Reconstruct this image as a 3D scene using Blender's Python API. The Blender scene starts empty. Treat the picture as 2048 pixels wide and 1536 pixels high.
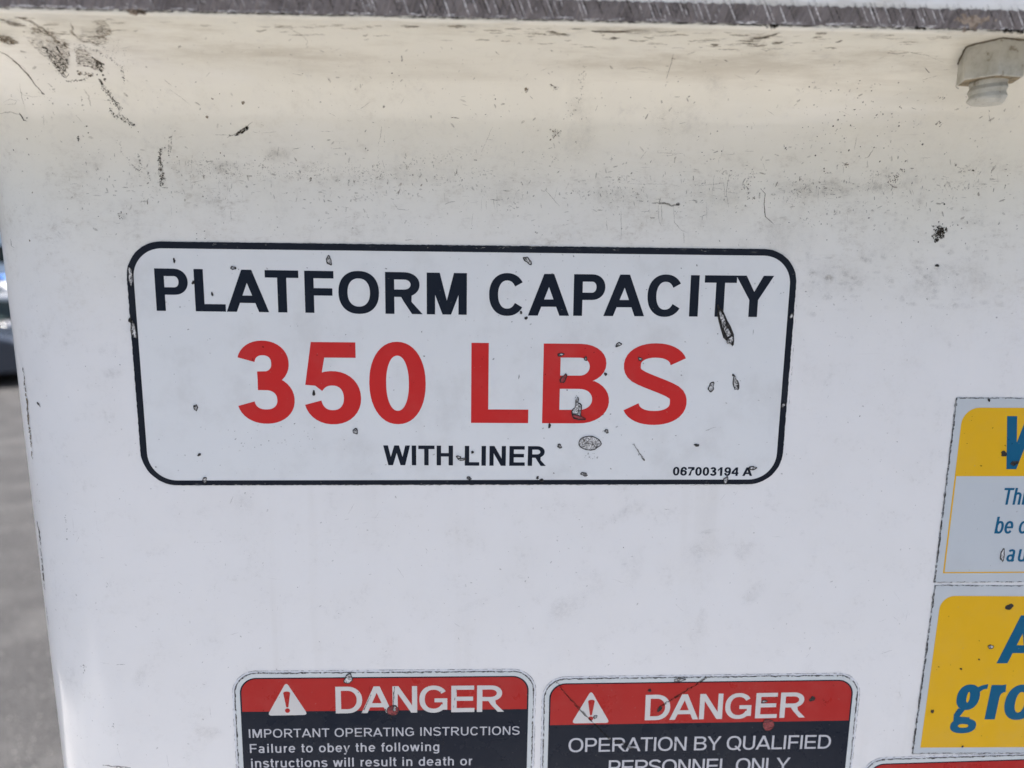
import bpy, bmesh, math, random
from mathutils import Vector, Matrix
from mathutils.bvhtree import BVHTree
from mathutils.geometry import tessellate_polygon
R = math.radians
rnd = random.Random(7)
sc = bpy.context.scene
COL = sc.collection

# ------------------------------------------------------------ camera
HC = 2.40                    # camera height above the asphalt
D = 0.28                     # camera distance from the bucket wall (plane y = 0)
FPX = 1500.0
PITCH, YAW, ROLL = R(10.18), R(2.666), R(0.81)
fw = Vector((math.sin(YAW)*math.cos(PITCH), math.cos(YAW)*math.cos(PITCH), -math.sin(PITCH)))
rt0 = Vector((math.cos(YAW), -math.sin(YAW), 0)); up0 = rt0.cross(fw)
rt = rt0*math.cos(ROLL) + up0*math.sin(ROLL); up = -rt0*math.sin(ROLL) + up0*math.cos(ROLL)
CAM = Vector((0, -D, HC))
cd = bpy.data.cameras.new('camera'); cam = bpy.data.objects.new('camera', cd); COL.objects.link(cam)
m3 = Matrix((rt, up, -fw)).transposed()
cam.matrix_world = Matrix.Translation(CAM) @ m3.to_4x4()
cd.sensor_width = 36; cd.lens = 36*FPX/2048
cd.clip_start = 0.01; cd.clip_end = 3000
cd.dof.use_dof = True; cd.dof.focus_distance = 0.287; cd.dof.aperture_fstop = 9.0
sc.camera = cam

# ------------------------------------------------------------ sky and sun
SUN_EL, SUN_AZ = 60, 66      # the sun stands behind the bucket, to the right: its front is in the shade
w = bpy.data.worlds.new('World'); sc.world = w; w.use_nodes = True
nt = w.node_tree; nt.nodes.clear()
sky = nt.nodes.new('ShaderNodeTexSky'); sky.sky_type = 'NISHITA'; sky.sun_disc = False
sky.sun_elevation = R(SUN_EL); sky.sun_rotation = R(SUN_AZ); sky.dust_density = 7.0; sky.ozone_density = 0.3
bg = nt.nodes.new('ShaderNodeBackground'); bg.inputs[1].default_value = 0.15
wo = nt.nodes.new('ShaderNodeOutputWorld')
nt.links.new(sky.outputs[0], bg.inputs[0]); nt.links.new(bg.outputs[0], wo.inputs[0])
sl = bpy.data.lights.new('sun', 'SUN'); sl.energy = 3.6; sl.angle = R(0.5); sl.color = (1, 0.94, 0.86)
so = bpy.data.objects.new('sun', sl); COL.objects.link(so)
sd = Vector((math.sin(R(SUN_AZ))*math.cos(R(SUN_EL)), math.cos(R(SUN_AZ))*math.cos(R(SUN_EL)), math.sin(R(SUN_EL))))
so.rotation_euler = sd.to_track_quat('Z', 'Y').to_euler(); so.location = (0, 0, 20)
sc.view_settings.view_transform = 'Standard'; sc.view_settings.look = 'None'
sc.view_settings.exposure = 1.28; sc.view_settings.gamma = 1

# ------------------------------------------------------------ node helpers
class M:
    def __init__(s, name):
        s.m = bpy.data.materials.new(name); s.m.use_nodes = True; s.t = s.m.node_tree
        s.b = s.t.nodes['Principled BSDF']; s.o = s.t.nodes['Material Output']
    def n(s, typ, **k):
        q = s.t.nodes.new(typ)
        for a, v in k.items():
            if a[0] == '_': q.inputs[a[1:].replace('_', ' ')].default_value = v
            else: setattr(q, a, v)
        return q
    def l(s, a, b): s.t.links.new(a, b)
    def pos(s, scale=(1, 1, 1), rot=(0, 0, 0)):
        g = s.n('ShaderNodeTexCoord'); mp = s.n('ShaderNodeMapping')
        mp.inputs['Scale'].default_value = scale; mp.inputs['Rotation'].default_value = rot
        s.l(g.outputs['Object'], mp.inputs[0]); return mp.outputs[0]
    def noise(s, scale, vec=None, detail=4, rough=.55, lo=None, hi=None, dist=0):
        q = s.n('ShaderNodeTexNoise'); q.inputs['Scale'].default_value = scale
        q.inputs['Detail'].default_value = detail; q.inputs['Roughness'].default_value = rough
        q.inputs['Distortion'].default_value = dist
        s.l(vec if vec is not None else s.pos(), q.inputs['Vector'])
        return q.outputs['Fac'] if lo is None else s.ramp(q.outputs['Fac'], lo, hi)
    def ramp(s, v, lo, hi, a=0., b=1.):
        q = s.n('ShaderNodeMapRange'); q.interpolation_type = 'SMOOTHSTEP'
        q.inputs[1].default_value = lo; q.inputs[2].default_value = hi
        q.inputs[3].default_value = a; q.inputs[4].default_value = b
        s.l(v, q.inputs[0]); return q.outputs[0]
    def math(s, op, a, b=None):
        q = s.n('ShaderNodeMath', operation=op)
        for i, v in enumerate((a, b)):
            if v is None: continue
            if isinstance(v, (int, float)): q.inputs[i].default_value = v
            else: s.l(v, q.inputs[i])
        return q.outputs[0]
    def mix(s, f, a, b):
        q = s.n('ShaderNodeMix', data_type='RGBA')
        for i, v in ((0, f), (6, a), (7, b)):
            if isinstance(v, (int, float)): q.inputs[i].default_value = v
            elif isinstance(v, tuple): q.inputs[i].default_value = v if len(v) == 4 else v + (1,)
            else: s.l(v, q.inputs[i])
        return q.outputs[2]
    def color(s, c):
        if isinstance(c, tuple): s.b.inputs['Base Color'].default_value = c if len(c) == 4 else c + (1,)
        else: s.l(c, s.b.inputs['Base Color'])
    def bump(s, h, dist, strength=1.):
        q = s.n('ShaderNodeBump'); q.inputs['Strength'].default_value = strength
        q.inputs['Distance'].default_value = dist
        s.l(h, q.inputs['Height']); s.l(q.outputs[0], s.b.inputs['Normal'])
    def fin(s, rough=.5, spec=.5, coat=0, metal=0):
        s.b.inputs['Roughness'].default_value = rough; s.b.inputs['Specular IOR Level'].default_value = spec
        s.b.inputs['Coat Weight'].default_value = coat; s.b.inputs['Metallic'].default_value = metal
        return s.m

# white gelcoat of the bucket: yellowed and grimy towards the lip
def gelcoat():
    a = M('white_gelcoat'); p = a.pos()
    sx = a.n('ShaderNodeSeparateXYZ'); a.l(p, sx.inputs[0]); z = sx.outputs[2]
    wob = a.math('MULTIPLY', a.math('SUBTRACT', a.noise(9, p, 5), .5), .075)
    zz = a.math('ADD', z, wob)
    top = a.math('MULTIPLY', a.ramp(zz, -.045, .062), a.ramp(z, .068, .074, 1, .15))
    c = a.mix(top, (.795, .785, .775), (.765, .74, .645))
    mott = a.noise(38, p, 6, .6, .35, .7)
    c = a.mix(a.math('MULTIPLY', mott, .10), c, (.62, .60, .56))
    # rubbed grime in the bend under the lip
    band = a.math('MULTIPLY', a.ramp(z, -.022, .012), a.ramp(z, .045, .022))
    blot = a.noise(60, a.pos((1, 1, 1.8)), 12, .82, .48, .70)
    fine = a.noise(330, a.pos((1, 1, 1.5)), 6, .75, .44, .66)
    fine2 = a.math('ADD', a.math('MULTIPLY', fine, .8), .2)
    c = a.mix(a.math('MULTIPLY', a.math('MULTIPLY', a.math('MULTIPLY', band, blot), fine2), .85), c, (.36, .32, .265))
    wide = a.math('MULTIPLY', a.noise(26, p, 12, .82, .48, .74), a.ramp(z, -.075, .0, .12, 1))
    c = a.mix(a.math('MULTIPLY', a.math('MULTIPLY', wide, fine2), .50), c, (.42, .37, .29))
    hs = a.noise(700, a.pos((.06, 1, 1)), 3, .6, .66, .76); vs_ = a.noise(800, a.pos((1, 1, .07)), 3, .6, .68, .78)
    msk = a.noise(14, p, 4, .6, .42, .62)
    c = a.mix(a.math('MULTIPLY', a.math('MULTIPLY', a.math('ADD', hs, vs_), msk), .22), c, (.40, .37, .33))
    lowm = a.math('MULTIPLY', a.noise(75, p, 10, .78, .50, .76), a.noise(430, p, 4, .7, .40, .68))
    c = a.mix(a.math('MULTIPLY', lowm, .55), c, (.47, .455, .43))
    run = a.math('MULTIPLY', a.noise(60, a.pos((1, 1, .05)), 4, .6, .55, .75), a.noise(9, p, 3, .5, .45, .65))
    c = a.mix(a.math('MULTIPLY', run, .16), c, (.55, .52, .46))
    pale = a.math('MULTIPLY', a.noise(16, a.pos((.35, 1, 1.6)), 5, .6, .50, .66), a.ramp(z, .005, .03))
    c = a.mix(a.math('MULTIPLY', pale, .55), c, (.83, .815, .765))  # pale blotches painted in for the soft reflected light on the bend
    # horizontal dirt right under the lip edge
    lip = a.ramp(z, .050, .068)
    st = a.noise(30, a.pos((.35, 1, 3.2)), 7, .7, .48, .72)
    c = a.mix(a.math('MULTIPLY', a.math('MULTIPLY', lip, st), .65), c, (.34, .28, .19))
    # fine specks
    sp = a.noise(620, p, 3, .6, .69, .76)
    c = a.mix(a.math('MULTIPLY', sp, .34), c, (.30, .27, .23))
    a.color(c)
    h = a.math('ADD', a.noise(20, p, 3), a.math('MULTIPLY', a.noise(900, p, 3), .02))
    a.bump(h, .0016, .5)
    r = a.ramp(a.noise(45, p, 6), .3, .75, .30, .50); a.l(r, a.b.inputs['Roughness'])
    a.b.inputs['Specular IOR Level'].default_value = .4
    a.b.inputs['Coat Weight'].default_value = .55; a.b.inputs['Coat Roughness'].default_value = .11
    return a.m
def vinyl(name, col, rough=.34, wear=None, dirt=.10, amount=.5, lo=.62, hi=.72, wscale=300, spec=.5):
    a = M(name); p = a.pos()
    c = a.mix(a.math('MULTIPLY', a.noise(45, p, 7, .65, .45, .75), dirt), col, (.36, .34, .31))
    sp = a.noise(700, p, 2, .6, .70, .76); c = a.mix(a.math('MULTIPLY', sp, .25), c, (.3, .28, .26))
    if wear:
        wn = a.math('MULTIPLY', a.noise(wscale, p, 5, .7, lo, hi), a.noise(38, p, 3, .5, .48, .62))
        c = a.mix(a.math('MULTIPLY', wn, amount), c, wear)
    a.color(c)
    a.bump(a.noise(260, p, 4), .0001, .35)
    a.b.inputs['Specular IOR Level'].default_value = spec
    rr = a.ramp(a.noise(60, p, 6), .3, .75, rough-.06, rough+.14); a.l(rr, a.b.inputs['Roughness'])
    return a.m
MAT = {}
MAT['gel'] = gelcoat()
MAT['white'] = vinyl('white_vinyl', (.725, .735, .735), .34, dirt=.20)
MAT['white_small'] = vinyl('white_vinyl_margin', (.60, .63, .63), .32, dirt=.12)
MAT['laminate'] = vinyl('clear_laminate_edge', (.70, .71, .74), .25, dirt=.10)
MAT['black'] = vinyl('black_print', (.007, .0105, .019), .36, wear=(.20, .21, .20), dirt=.02, amount=.35, spec=.22)
MAT['letter_black'] = vinyl('black_letter_print', (.006, .0105, .021), .36, dirt=.02, spec=.22)
MAT['red'] = vinyl('red_print', (.56, .022, .021), .36, dirt=.05, spec=.3)
MAT['danger_red'] = vinyl('danger_red_print', (.42, .016, .014), .3, dirt=.05, spec=.3)
MAT['danger_black'] = vinyl('danger_black_print', (.0045, .0095, .0215), .26, wear=(.10, .13, .15), dirt=.02, amount=.4, spec=.22)
MAT['letter_white'] = vinyl('white_letter_print', (.62, .60, .58), .32, dirt=.14)
MAT['small_white'] = vinyl('grey_white_letter_print', (.50, .50, .53), .32, dirt=.10)
MAT['yellow'] = vinyl('yellow_print', (.74, .42, .010), .34, dirt=.08, spec=.3)
MAT['blue'] = vinyl('blue_letter_print', (.0, .10, .205), .34, dirt=.02, spec=.3)

# dirt and scratches: tone and strength come from each mark
def mark_mat(name, col, rough=.8, soft=False, nsc=700):
    a = M(name)
    at = a.n('ShaderNodeAttribute', attribute_name='strength')
    al = at.outputs['Fac']
    p = a.pos()
    if soft:
        al = a.math('MULTIPLY', a.math('MULTIPLY', al, .62), a.math('MULTIPLY', a.noise(nsc, p, 8, .8, .30, .72), a.noise(75, p, 5, .7, .36, .62)))
    else:
        al = a.math('MULTIPLY', al, a.noise(1500, p, 2, .5, .2, .55))
    tr = a.n('ShaderNodeBsdfTransparent'); mx = a.n('ShaderNodeMixShader')
    a.l(al, mx.inputs[0]); a.l(tr.outputs[0], mx.inputs[1]); a.l(a.b.outputs[0], mx.inputs[2])
    a.l(mx.outputs[0], a.o.inputs[0]); a.color(col)
    return a.fin(rough, .2)
MAT['dirt_dark'] = mark_mat('black_scuff', (.038, .031, .022))
MAT['dirt_brown'] = mark_mat('brown_grime', (.23, .18, .12))
MAT['dirt_soft'] = mark_mat('soft_grime', (.20, .17, .13), soft=True, nsc=520)
MAT['scratch_light'] = mark_mat('pale_scratch', (.78, .74, .70))

def pebbled(name, pale, dark, sc_=1500, lo=.42, hi=.56):
    a = M(name); p = a.pos()
    nz = a.noise(sc_, p, 3, .6, lo, hi, 1.2)
    a.color(a.mix(nz, dark, pale)); a.bump(nz, .0004, .9)
    return a.fin(.5, .5)
MAT['chip'] = pebbled('torn_film_backing', (.74, .73, .72), (.045, .04, .035), 1900, .41, .53)
MAT['chip_red'] = pebbled('torn_red_film', (.30, .040, .045), (.05, .01, .012), 700, .30, .55)
MAT['chip_dark'] = pebbled('lifted_film_rim', (.045, .04, .036), (.010, .009, .008), 1500)

# ------------------------------------------------------------ object helpers
def tag(o, label=None, cat=None, group=None, kind=None):
    if label: o['label'] = label
    if cat: o['category'] = cat
    if group: o['group'] = group
    if kind: o['kind'] = kind
    return o
def empty(name, loc, label=None, cat=None, group=None, rz=0):
    o = bpy.data.objects.new(name, None); COL.objects.link(o); o.location = loc; o.rotation_euler = (0, 0, rz)
    o.empty_display_size = .05
    ORG[o.name] = Vector(loc)
    return tag(o, label, cat, group)
ORG = {}
def mesh_obj(name, verts, faces, mat, parent=None, smooth=False, origin=None, mats=None, fmat=None, strength=None, label=None, kind=None):
    """verts in world space; they are stored relative to the parent's (or the given) origin"""
    og = Vector(origin) if origin is not None else (ORG[parent.name] if parent else Vector((0, 0, 0)))
    me = bpy.data.meshes.new(name)
    me.from_pydata([tuple(Vector(v)-og) for v in verts], [], faces)
    for x in (mats or [mat]): me.materials.append(x)
    if fmat: me.polygons.foreach_set('material_index', fmat)
    if smooth: me.polygons.foreach_set('use_smooth', [True]*len(me.polygons))
    if strength is not None:
        at = me.attributes.new('strength', 'FLOAT', 'POINT'); at.data.foreach_set('value', strength)
    me.update()
    o = bpy.data.objects.new(name, me); COL.objects.link(o)
    if parent:
        o.parent = parent; o.location = og - ORG[parent.name]
    else: o.location = og
    ORG[o.name] = og
    if label: o['label'] = label
    if kind: o['kind'] = kind
    return o
def box(x0, x1, y0, y1, z0, z1, bev=0):
    v = [(x, y, z) for z in (z0, z1) for y in (y0, y1) for x in (x0, x1)]
    f = [(0, 2, 3, 1), (4, 5, 7, 6), (0, 1, 5, 4), (2, 6, 7, 3), (0, 4, 6, 2), (1, 3, 7, 5)]
    return v, f
def bevel(o, wd, seg=2, ang=30):
    b = o.modifiers.new('bevel', 'BEVEL'); b.width = wd; b.segments = seg; b.limit_method = 'ANGLE'; b.angle_limit = R(ang)
    return o
class MB:
    def __init__(s): s.v = []; s.f = []; s.s = []
    def add(s, v, f, st=None):
        n = len(s.v); s.v += [tuple(q) for q in v]; s.f += [tuple(i+n for i in q) for q in f]
        if st is not None: s.s += st

# ============================================================ GROUND
def asphalt():
    a = M('worn_asphalt'); p = a.pos()
    vo = a.n('ShaderNodeTexVoronoi'); vo.inputs['Scale'].default_value = 75; a.l(p, vo.inputs['Vector'])
    g = a.ramp(vo.outputs['Distance'], .12, .55, 1, 0)
    c = a.mix(g, (.026, .027, .029), (.085, .087, .092))
    c = a.mix(a.noise(30, p, 6, .7, .35, .7), c, (.052, .053, .056))
    c = a.mix(a.math('MULTIPLY', a.noise(2.2, p, 6, .6, .42, .68), .5), c, (.084, .086, .089))
    wh = a.n('ShaderNodeTexVoronoi'); wh.inputs['Scale'].default_value = 22; a.l(p, wh.inputs['Vector'])
    c = a.mix(a.ramp(wh.outputs['Distance'], .05, .14, .8, 0), c, (.32, .32, .31))
    a.color(c); a.bump(a.math('ADD', g, a.noise(140, p, 4)), .006, .8)
    return a.fin(.85, .3)
MAT['asphalt'] = asphalt()
vs = []; fs = []
N = 24; S = 700
for i in range(N+1):
    for j in range(N+1):
        u = (i/N*2-1); v = (j/N*2-1)
        vs.append((S*u*abs(u), S*v*abs(v), 0))
for i in range(N):
    for j in range(N):
        k = i*(N+1)+j; fs.append((k, k+N+1, k+N+2, k+1))
gr = mesh_obj('ground', vs, fs, MAT['asphalt'], kind='structure')

# ============================================================ BUCKET
XL, RC = -0.1918, 0.05                 # left outer face and corner radius
WX, WY = 0.62, 0.62
LIPTILT = math.tan(R(.27))
BO = Vector((XL+WX/2, WY/2, HC-1.05))  # underside centre
bucket = empty('bucket', BO, 'white fiberglass lift bucket with a flared scuffed lip, grimy front wall and safety decals', 'lift bucket')
def perim(dense=True):
    pts = []   # (x, y, nx, ny) going round the outline
    x0, x1, y0, y1 = XL, XL+WX, 0., WY
    for cx, cy, a0 in ((x0+RC, y0+RC, 180), (x1-RC, y0+RC, 270), (x1-RC, y1-RC, 0), (x0+RC, y1-RC, 90)):
        for k in range(21):
            t = R(a0+90*k/20); pts.append((cx+RC*math.cos(t), cy+RC*math.sin(t), math.cos(t), math.sin(t)))
        if a0 == 180:
            for k in range(1, 16):
                pts.append((x0+RC+(WX-2*RC)*k/16, 0., 0., -1.))
    return pts
prof = [(0, -1.05), (0, -.7), (0, -.4), (0, -.2), (0, -.1), (0, -.05), (0, 0.0), (0, .012), (0, .020)]
for k in range(1, 19):
    t = R(84*k/18); prof.append((.0375*(1-math.cos(t)), .020+.0458*math.sin(t)))
prof += [(.0400, .0660), (.0455, .0654), (.0482, .0648), (.0494, .0636), (.0506, .0632), (.0515, .0635), (.0518, .0645), (.0518, .072), (.0518, .080), (.0518, .086), (.0515, .089),
         (.050, .0925), (.047, .0945), (.043, .095), (.010, .095), (.0, .0945), (-.004, .092), (-.006, .088), (-.006, .05), (-.006, -.5), (-.006, -1.03)]
PP = perim(); verts = []; faces = []
for o_, z_ in prof:
    for x, y, nx, ny in PP:
        oo = o_
        X = x + nx*oo; Y = y + ny*oo
        k = max(0, min(1, (XL+RC+.02-x)/(RC+.02)))
        X += .016*(-z_)*k if z_ < .02 else -.016*.02*k
        dz = max(0, min(1, z_/.06)) * LIPTILT*(x)
        verts.append((X, Y, HC + z_ + dz))
nP = len(PP)
for i in range(len(prof)-1):
    for j in range(nP):
        j2 = (j+1) % nP
        faces.append((i*nP+j, i*nP+j2, (i+1)*nP+j2, (i+1)*nP+j))
faces.append(tuple(reversed(range(nP)))); faces.append(tuple((len(prof)-1)*nP+j for j in range(nP)))
TO = Vector((0, 0, HC))
shell = mesh_obj('shell', verts, faces, MAT['gel'], bucket, smooth=True, origin=TO)
bvh = BVHTree.FromPolygons([Vector(v) for v in verts], faces)

# where a line of sight meets the bucket / its wall plane: gives wall coordinates measured once
def ray(px, py): return (fw*FPX + rt*(px-1024) + up*(768-py)).normalized()
def hit(px, py):
    loc, nor, i, d = bvh.ray_cast(CAM, ray(px, py))
    if loc is None: return None
    if nor.dot(ray(px, py)) > 0: nor = -nor
    return loc, nor
def wp(px, py):
    d = ray(px, py); t = D/d.y; return (d.x*t, HC + d.z*t)

# ------------------------------------------------------------ marks on the shell
class Marks:
    def __init__(s): s.b = MB()
    def poly(s, pts, st, off=None):
        off = off if off is not None else rnd.uniform(.00004, .00016)
        v = []
        for x, y in pts:
            h = hit(x, y)
            if h is None: return
            v.append(h[0] + h[1]*off)
        if max((a-v[0]).length for a in v) > .012: return
        s.b.add(v, [tuple(range(len(v)))], [st]*len(v))
    def fleck(s, x, y, r, st=.9, el=1., ang=None, n=6):
        ang = rnd.uniform(0, 180) if ang is None else ang
        ca, sa = math.cos(R(ang)), math.sin(R(ang)); h = hit(x, y)
        if h is None: return
        p0, nor = h; k = (p0-CAM).length/FPX
        tx = (rt - nor*rt.dot(nor)).normalized(); ty = nor.cross(tx); ty = ty if ty.z > 0 else -ty
        off = rnd.uniform(.00004, .00016); v = []
        for i in range(n):
            t = 2*math.pi*i/n + rnd.uniform(-.3, .3); q = r*rnd.uniform(.6, 1.15)
            a, b = q*el*math.cos(t), q*math.sin(t)
            v.append(p0 + nor*off + (tx*(a*ca-b*sa) + ty*(a*sa+b*ca))*k)
        s.b.add(v, [tuple(range(n))], [st]*n)
    def smudge(s, x, y, rx, ry, st=.4, ang=0, n=14):
        """soft patch: strongest in its middle, nothing at its rim, follows the surface"""
        off = rnd.uniform(.00002, .00006); ca, sa = math.cos(R(ang)), math.sin(R(ang))
        v = []; sts = []; h = hit(x, y)
        if h is None: return
        v.append(h[0]+h[1]*off); sts.append(st)
        for f_, q in ((.5, .7), (1, 0)):
            for i in range(n):
                t = 2*math.pi*i/n; a = rx*f_*math.cos(t)*rnd.uniform(.85, 1.1); b = ry*f_*math.sin(t)*rnd.uniform(.85, 1.1)
                h = hit(x+a*ca+b*sa, y-a*sa+b*ca)
                if h is None: return
                v.append(h[0]+h[1]*off); sts.append(st*q)
        if max((a-v[0]).length for a in v) > .06: return
        f = []
        for i in range(n):
            j = (i+1) % n
            f += [(0, 1+i, 1+j), (1+i, 1+n+i, 1+n+j, 1+j)]
        s.b.add(v, f, sts)
    def line(s, pts, wd, st=.9, jit=.6, gap=0., step=4, taper=True):
        """scratch along a path, in short quads of uneven width"""
        P = []
        for (x0, y0), (x1, y1) in zip(pts, pts[1:]):
            L = math.hypot(x1-x0, y1-y0); n = max(1, int(L/step))
            for i in range(n): P.append((x0+(x1-x0)*i/n, y0+(y1-y0)*i/n))
        P.append(pts[-1]); P = [(x+rnd.uniform(-jit, jit), y+rnd.uniform(-jit, jit)) for x, y in P]
        off = rnd.uniform(.00004, .00016); prev = None; n = len(P)
        for i in range(n):
            a, b = P[max(0, i-1)], P[min(n-1, i+1)]
            L = math.hypot(b[0]-a[0], b[1]-a[1]) or 1; nx, ny = -(b[1]-a[1])/L, (b[0]-a[0])/L
            t = i/max(1, n-1); w_ = wd*.5*rnd.uniform(.55, 1.35)*((.35+.65*math.sin(math.pi*min(1, max(0, t)))) if taper else 1)
            h1 = hit(P[i][0]+nx*w_, P[i][1]+ny*w_); h2 = hit(P[i][0]-nx*w_, P[i][1]-ny*w_)
            if h1 is None or h2 is None: prev = None; continue
            cur = (h1[0]+h1[1]*off, h2[0]+h2[1]*off)
            if prev is not None and rnd.random() >= gap and (cur[0]-prev[0]).length < .01:
                s.b.add([prev[0], prev[1], cur[1], cur[0]], [(0, 1, 2, 3)], [st*rnd.uniform(.75, 1.1)]*4)
            prev = cur
    def dots(s, pts, n, spread, r0, r1, st=.9, el=1.5, ang=None):
        seg = []; tot = 0
        for a, b in zip(pts, pts[1:]):
            L = math.hypot(b[0]-a[0], b[1]-a[1]); seg.append((a, b, L)); tot += L
        for _ in range(n):
            q = rnd.uniform(0, tot)
            for a, b, L in seg:
                if q <= L: break
                q -= L
            t = q/max(L, 1e-6); x = a[0]+(b[0]-a[0])*t+rnd.gauss(0, spread); y = a[1]+(b[1]-a[1])*t+rnd.gauss(0, spread)
            s.fleck(x, y, rnd.uniform(r0, r1), st*rnd.uniform(.6, 1.1), rnd.uniform(1, el), ang)
    def patch(s, poly, n, r0, r1, st=.9, el=2.5, ang=None, fade=None):
        xs = [p[0] for p in poly]; ys = [p[1] for p in poly]; c = 0; tr = 0
        while c < n and tr < n*30:
            tr += 1
            x, y = rnd.uniform(min(xs), max(xs)), rnd.uniform(min(ys), max(ys)); ins = False
            for (x0, y0), (x1, y1) in zip(poly, poly[1:]+poly[:1]):
                if (y0 > y) != (y1 > y) and x < (x1-x0)*(y-y0)/(y1-y0)+x0: ins = not ins
            if not ins: continue
            if fade and rnd.random() > fade(x, y): continue
            s.fleck(x, y, rnd.uniform(r0, r1), st*rnd.uniform(.5, 1.1), rnd.uniform(1, el), ang if ang is None else ang+rnd.uniform(-25, 25)); c += 1
    def build(s, name, mat, label):
        return mesh_obj(name, s.b.v, s.b.f, mat, bucket, origin=TO, strength=s.b.s, label=label, kind='stuff')

dk, br, sf, lt = Marks(), Marks(), Marks(), Marks()
h_ = lambda *p: [(x/6.827, y/6.827) for x, y in p]       # measured on enlarged crops
c0 = lambda *p: [(x/2.926, y/2.926) for x, y in p]
c1 = lambda *p: [(700+x/2.926, y/2.926) for x, y in p]
c2 = lambda *p: [(1400+x/3.16, y/3.16) for x, y in p]
# the big scuffs at the upper left
A = h_((330, 500), (470, 510), (640, 610), (760, 620), (900, 700), (955, 680), (930, 790), (900, 1060), (800, 980), (700, 840), (560, 740))
br.patch(A, 330, .6, 1.8, .24, 3, -42)
dk.patch(h_((640, 740), (850, 720), (950, 780), (930, 900), (880, 1060), (800, 960), (700, 840)), 130, .4, 1.3, .8, 2.5, None)
dk.line(h_((770, 620), (800, 690), (830, 720)), 3.4, .95); dk.line(h_((570, 640), (640, 665), (650, 720)), 4, .9)
dk.line(h_((720, 850), (800, 920), (890, 970), (905, 900), (885, 850)), 2.2, .95); dk.line(h_((930, 700), (955, 760), (920, 770)), 2, .95)
dk.line(h_((830, 990), (850, 1030), (900, 1060), (935, 1020), (940, 1000)), 2.2, .95); dk.line(h_((430, 540), (480, 560)), 2.2, .9)
dk.dots(h_((640, 660), (700, 780), (740, 860), (800, 960)), 50, 4, .4, 1.2, .85)
br.line(h_((200, 220), (420, 290), (600, 400), (700, 490), (820, 580), (945, 660)), 5, .5, 1.2); br.dots(h_((450, 400), (640, 420), (740, 520), (940, 650)), 150, 4.5, .7, 2.2, .45, 3, -35)
dk.dots(h_((600, 400), (800, 520), (950, 660)), 50, 3, .3, .8, .7)
sf.smudge(85, 70, 46, 20, .9, -38); sf.smudge(118, 112, 22, 40, .8, 30); sf.smudge(190, 75, 40, 24, 1.3, -25); sf.smudge(180, 118, 34, 24, .8, -35); sf.smudge(15, 80, 30, 16, 1.3, -15); sf.smudge(30, 45, 60, 10, 1.2, -10)
C = h_((1240, 290), (1420, 270), (1500, 380), (1520, 450), (1460, 500), (1340, 470), (1300, 400), (1360, 340))
br.patch(C, 240, .6, 1.6, .34, 3, -15); dk.patch(C, 60, .4, .9, .6, 2)
C2 = h_((980, 460), (1220, 470), (1440, 490), (1480, 540), (1420, 640), (1250, 620), (1100, 560))
br.patch(C2, 150, .5, 1.5, .34, 5, -12); br.line(h_((960, 310), (1000, 400), (960, 420), (1060, 520)), 5, .5); dk.patch(C2, 40, .3, .8, .6)
Dd = h_((1000, 640), (1100, 640), (1200, 700), (1300, 800), (1430, 880), (1390, 990), (1250, 930), (1060, 900), (1040, 780))
br.patch(Dd, 330, .5, 1.5, .28, 4, -20); dk.patch(h_((1230, 760), (1430, 870), (1400, 1000), (1330, 930)), 60, .5, 1.7, .9, 2); dk.patch(Dd, 70, .3, .9, .6)
dk.dots(h_((930, 570), (1270, 680)), 40, 1.6, .4, 1.1, .7); dk.dots(h_((1270, 680), (1500, 790), (1650, 920), (1690, 1010), (1700, 1130)), 70, 1.6, .4, 1.1, .8)
dk.dots(h_((1450, 500), (1600, 560), (1660, 690), (1710, 850), (1700, 960)), 45, 6, .3, .8, .75); dk.dots(h_((1400, 600), (1560, 760)), 50, 9, .25, .7, .7)
dk.dots(h_((900, 1110), (1100, 1095), (1280, 1010)), 60, 1.5, .4, 1.2, .75); br.patch(h_((1030, 960), (1280, 1000), (1250, 1040), (1080, 1020)), 50, .5, 1.5, .5, 3, -10)
dk.fleck(158, 148, 2.2, .95); dk.fleck(206, 150, 2.6, .95); dk.fleck(209, 159, 2.8, .95, 1.4); dk.fleck(194, 149, 2, .95)
dk.line(h_((0, 700), (120, 770), (250, 880), (400, 1040), (500, 1180), (600, 1290)), 1.6, .75, .8); br.line(h_((0, 700), (120, 770), (250, 880), (400, 1040), (500, 1180), (590, 1280)), 3, .5, 1)
dk.fleck(86, 187, 2.2, .95, 1.8, -45); br.line(h_((60, 760), (330, 920), (380, 1050)), 1, .35); dk.dots(h_((600, 1300), (730, 1420)), 8, 1, .4, .9, .6)
dk.line(h_((1340, 1070), (1400, 1150), (1430, 1180)), 4.5, .9); dk.line(h_((1430, 1180), (1560, 1370), (1640, 1500)), 1.6, .8, 1.2, .3); dk.dots(h_((1400, 1180), (1520, 1330), (1640, 1490)), 110, 3, .4, 1.3, .75)
dk.line(c0((640, 600), (700, 660), (790, 735)), 1.6, .8, 1.4, .45); dk.dots(c0((640, 640), (700, 690), (790, 735)), 80, 3, .4, 1.3, .75)
br.patch(h_((0, 460), (120, 500), (250, 570), (180, 610), (0, 580)), 120, .7, 2, .42, 4, -15); br.patch(h_((0, 250), (200, 300), (380, 350), (170, 360)), 90, .6, 1.8, .42, 4, -12)
br.line(h_((270, 1140), (300, 1330), (350, 1500)), .8, .5); br.line(h_((230, 1210), (320, 1290), (450, 1320), (560, 1310)), .9, .4)
dk.line(h_((650, 1130), (720, 1190)), 1.8, .6, 1); dk.dots(h_((720, 1210), (750, 1240)), 6, 1, .4, 1, .6)
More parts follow.
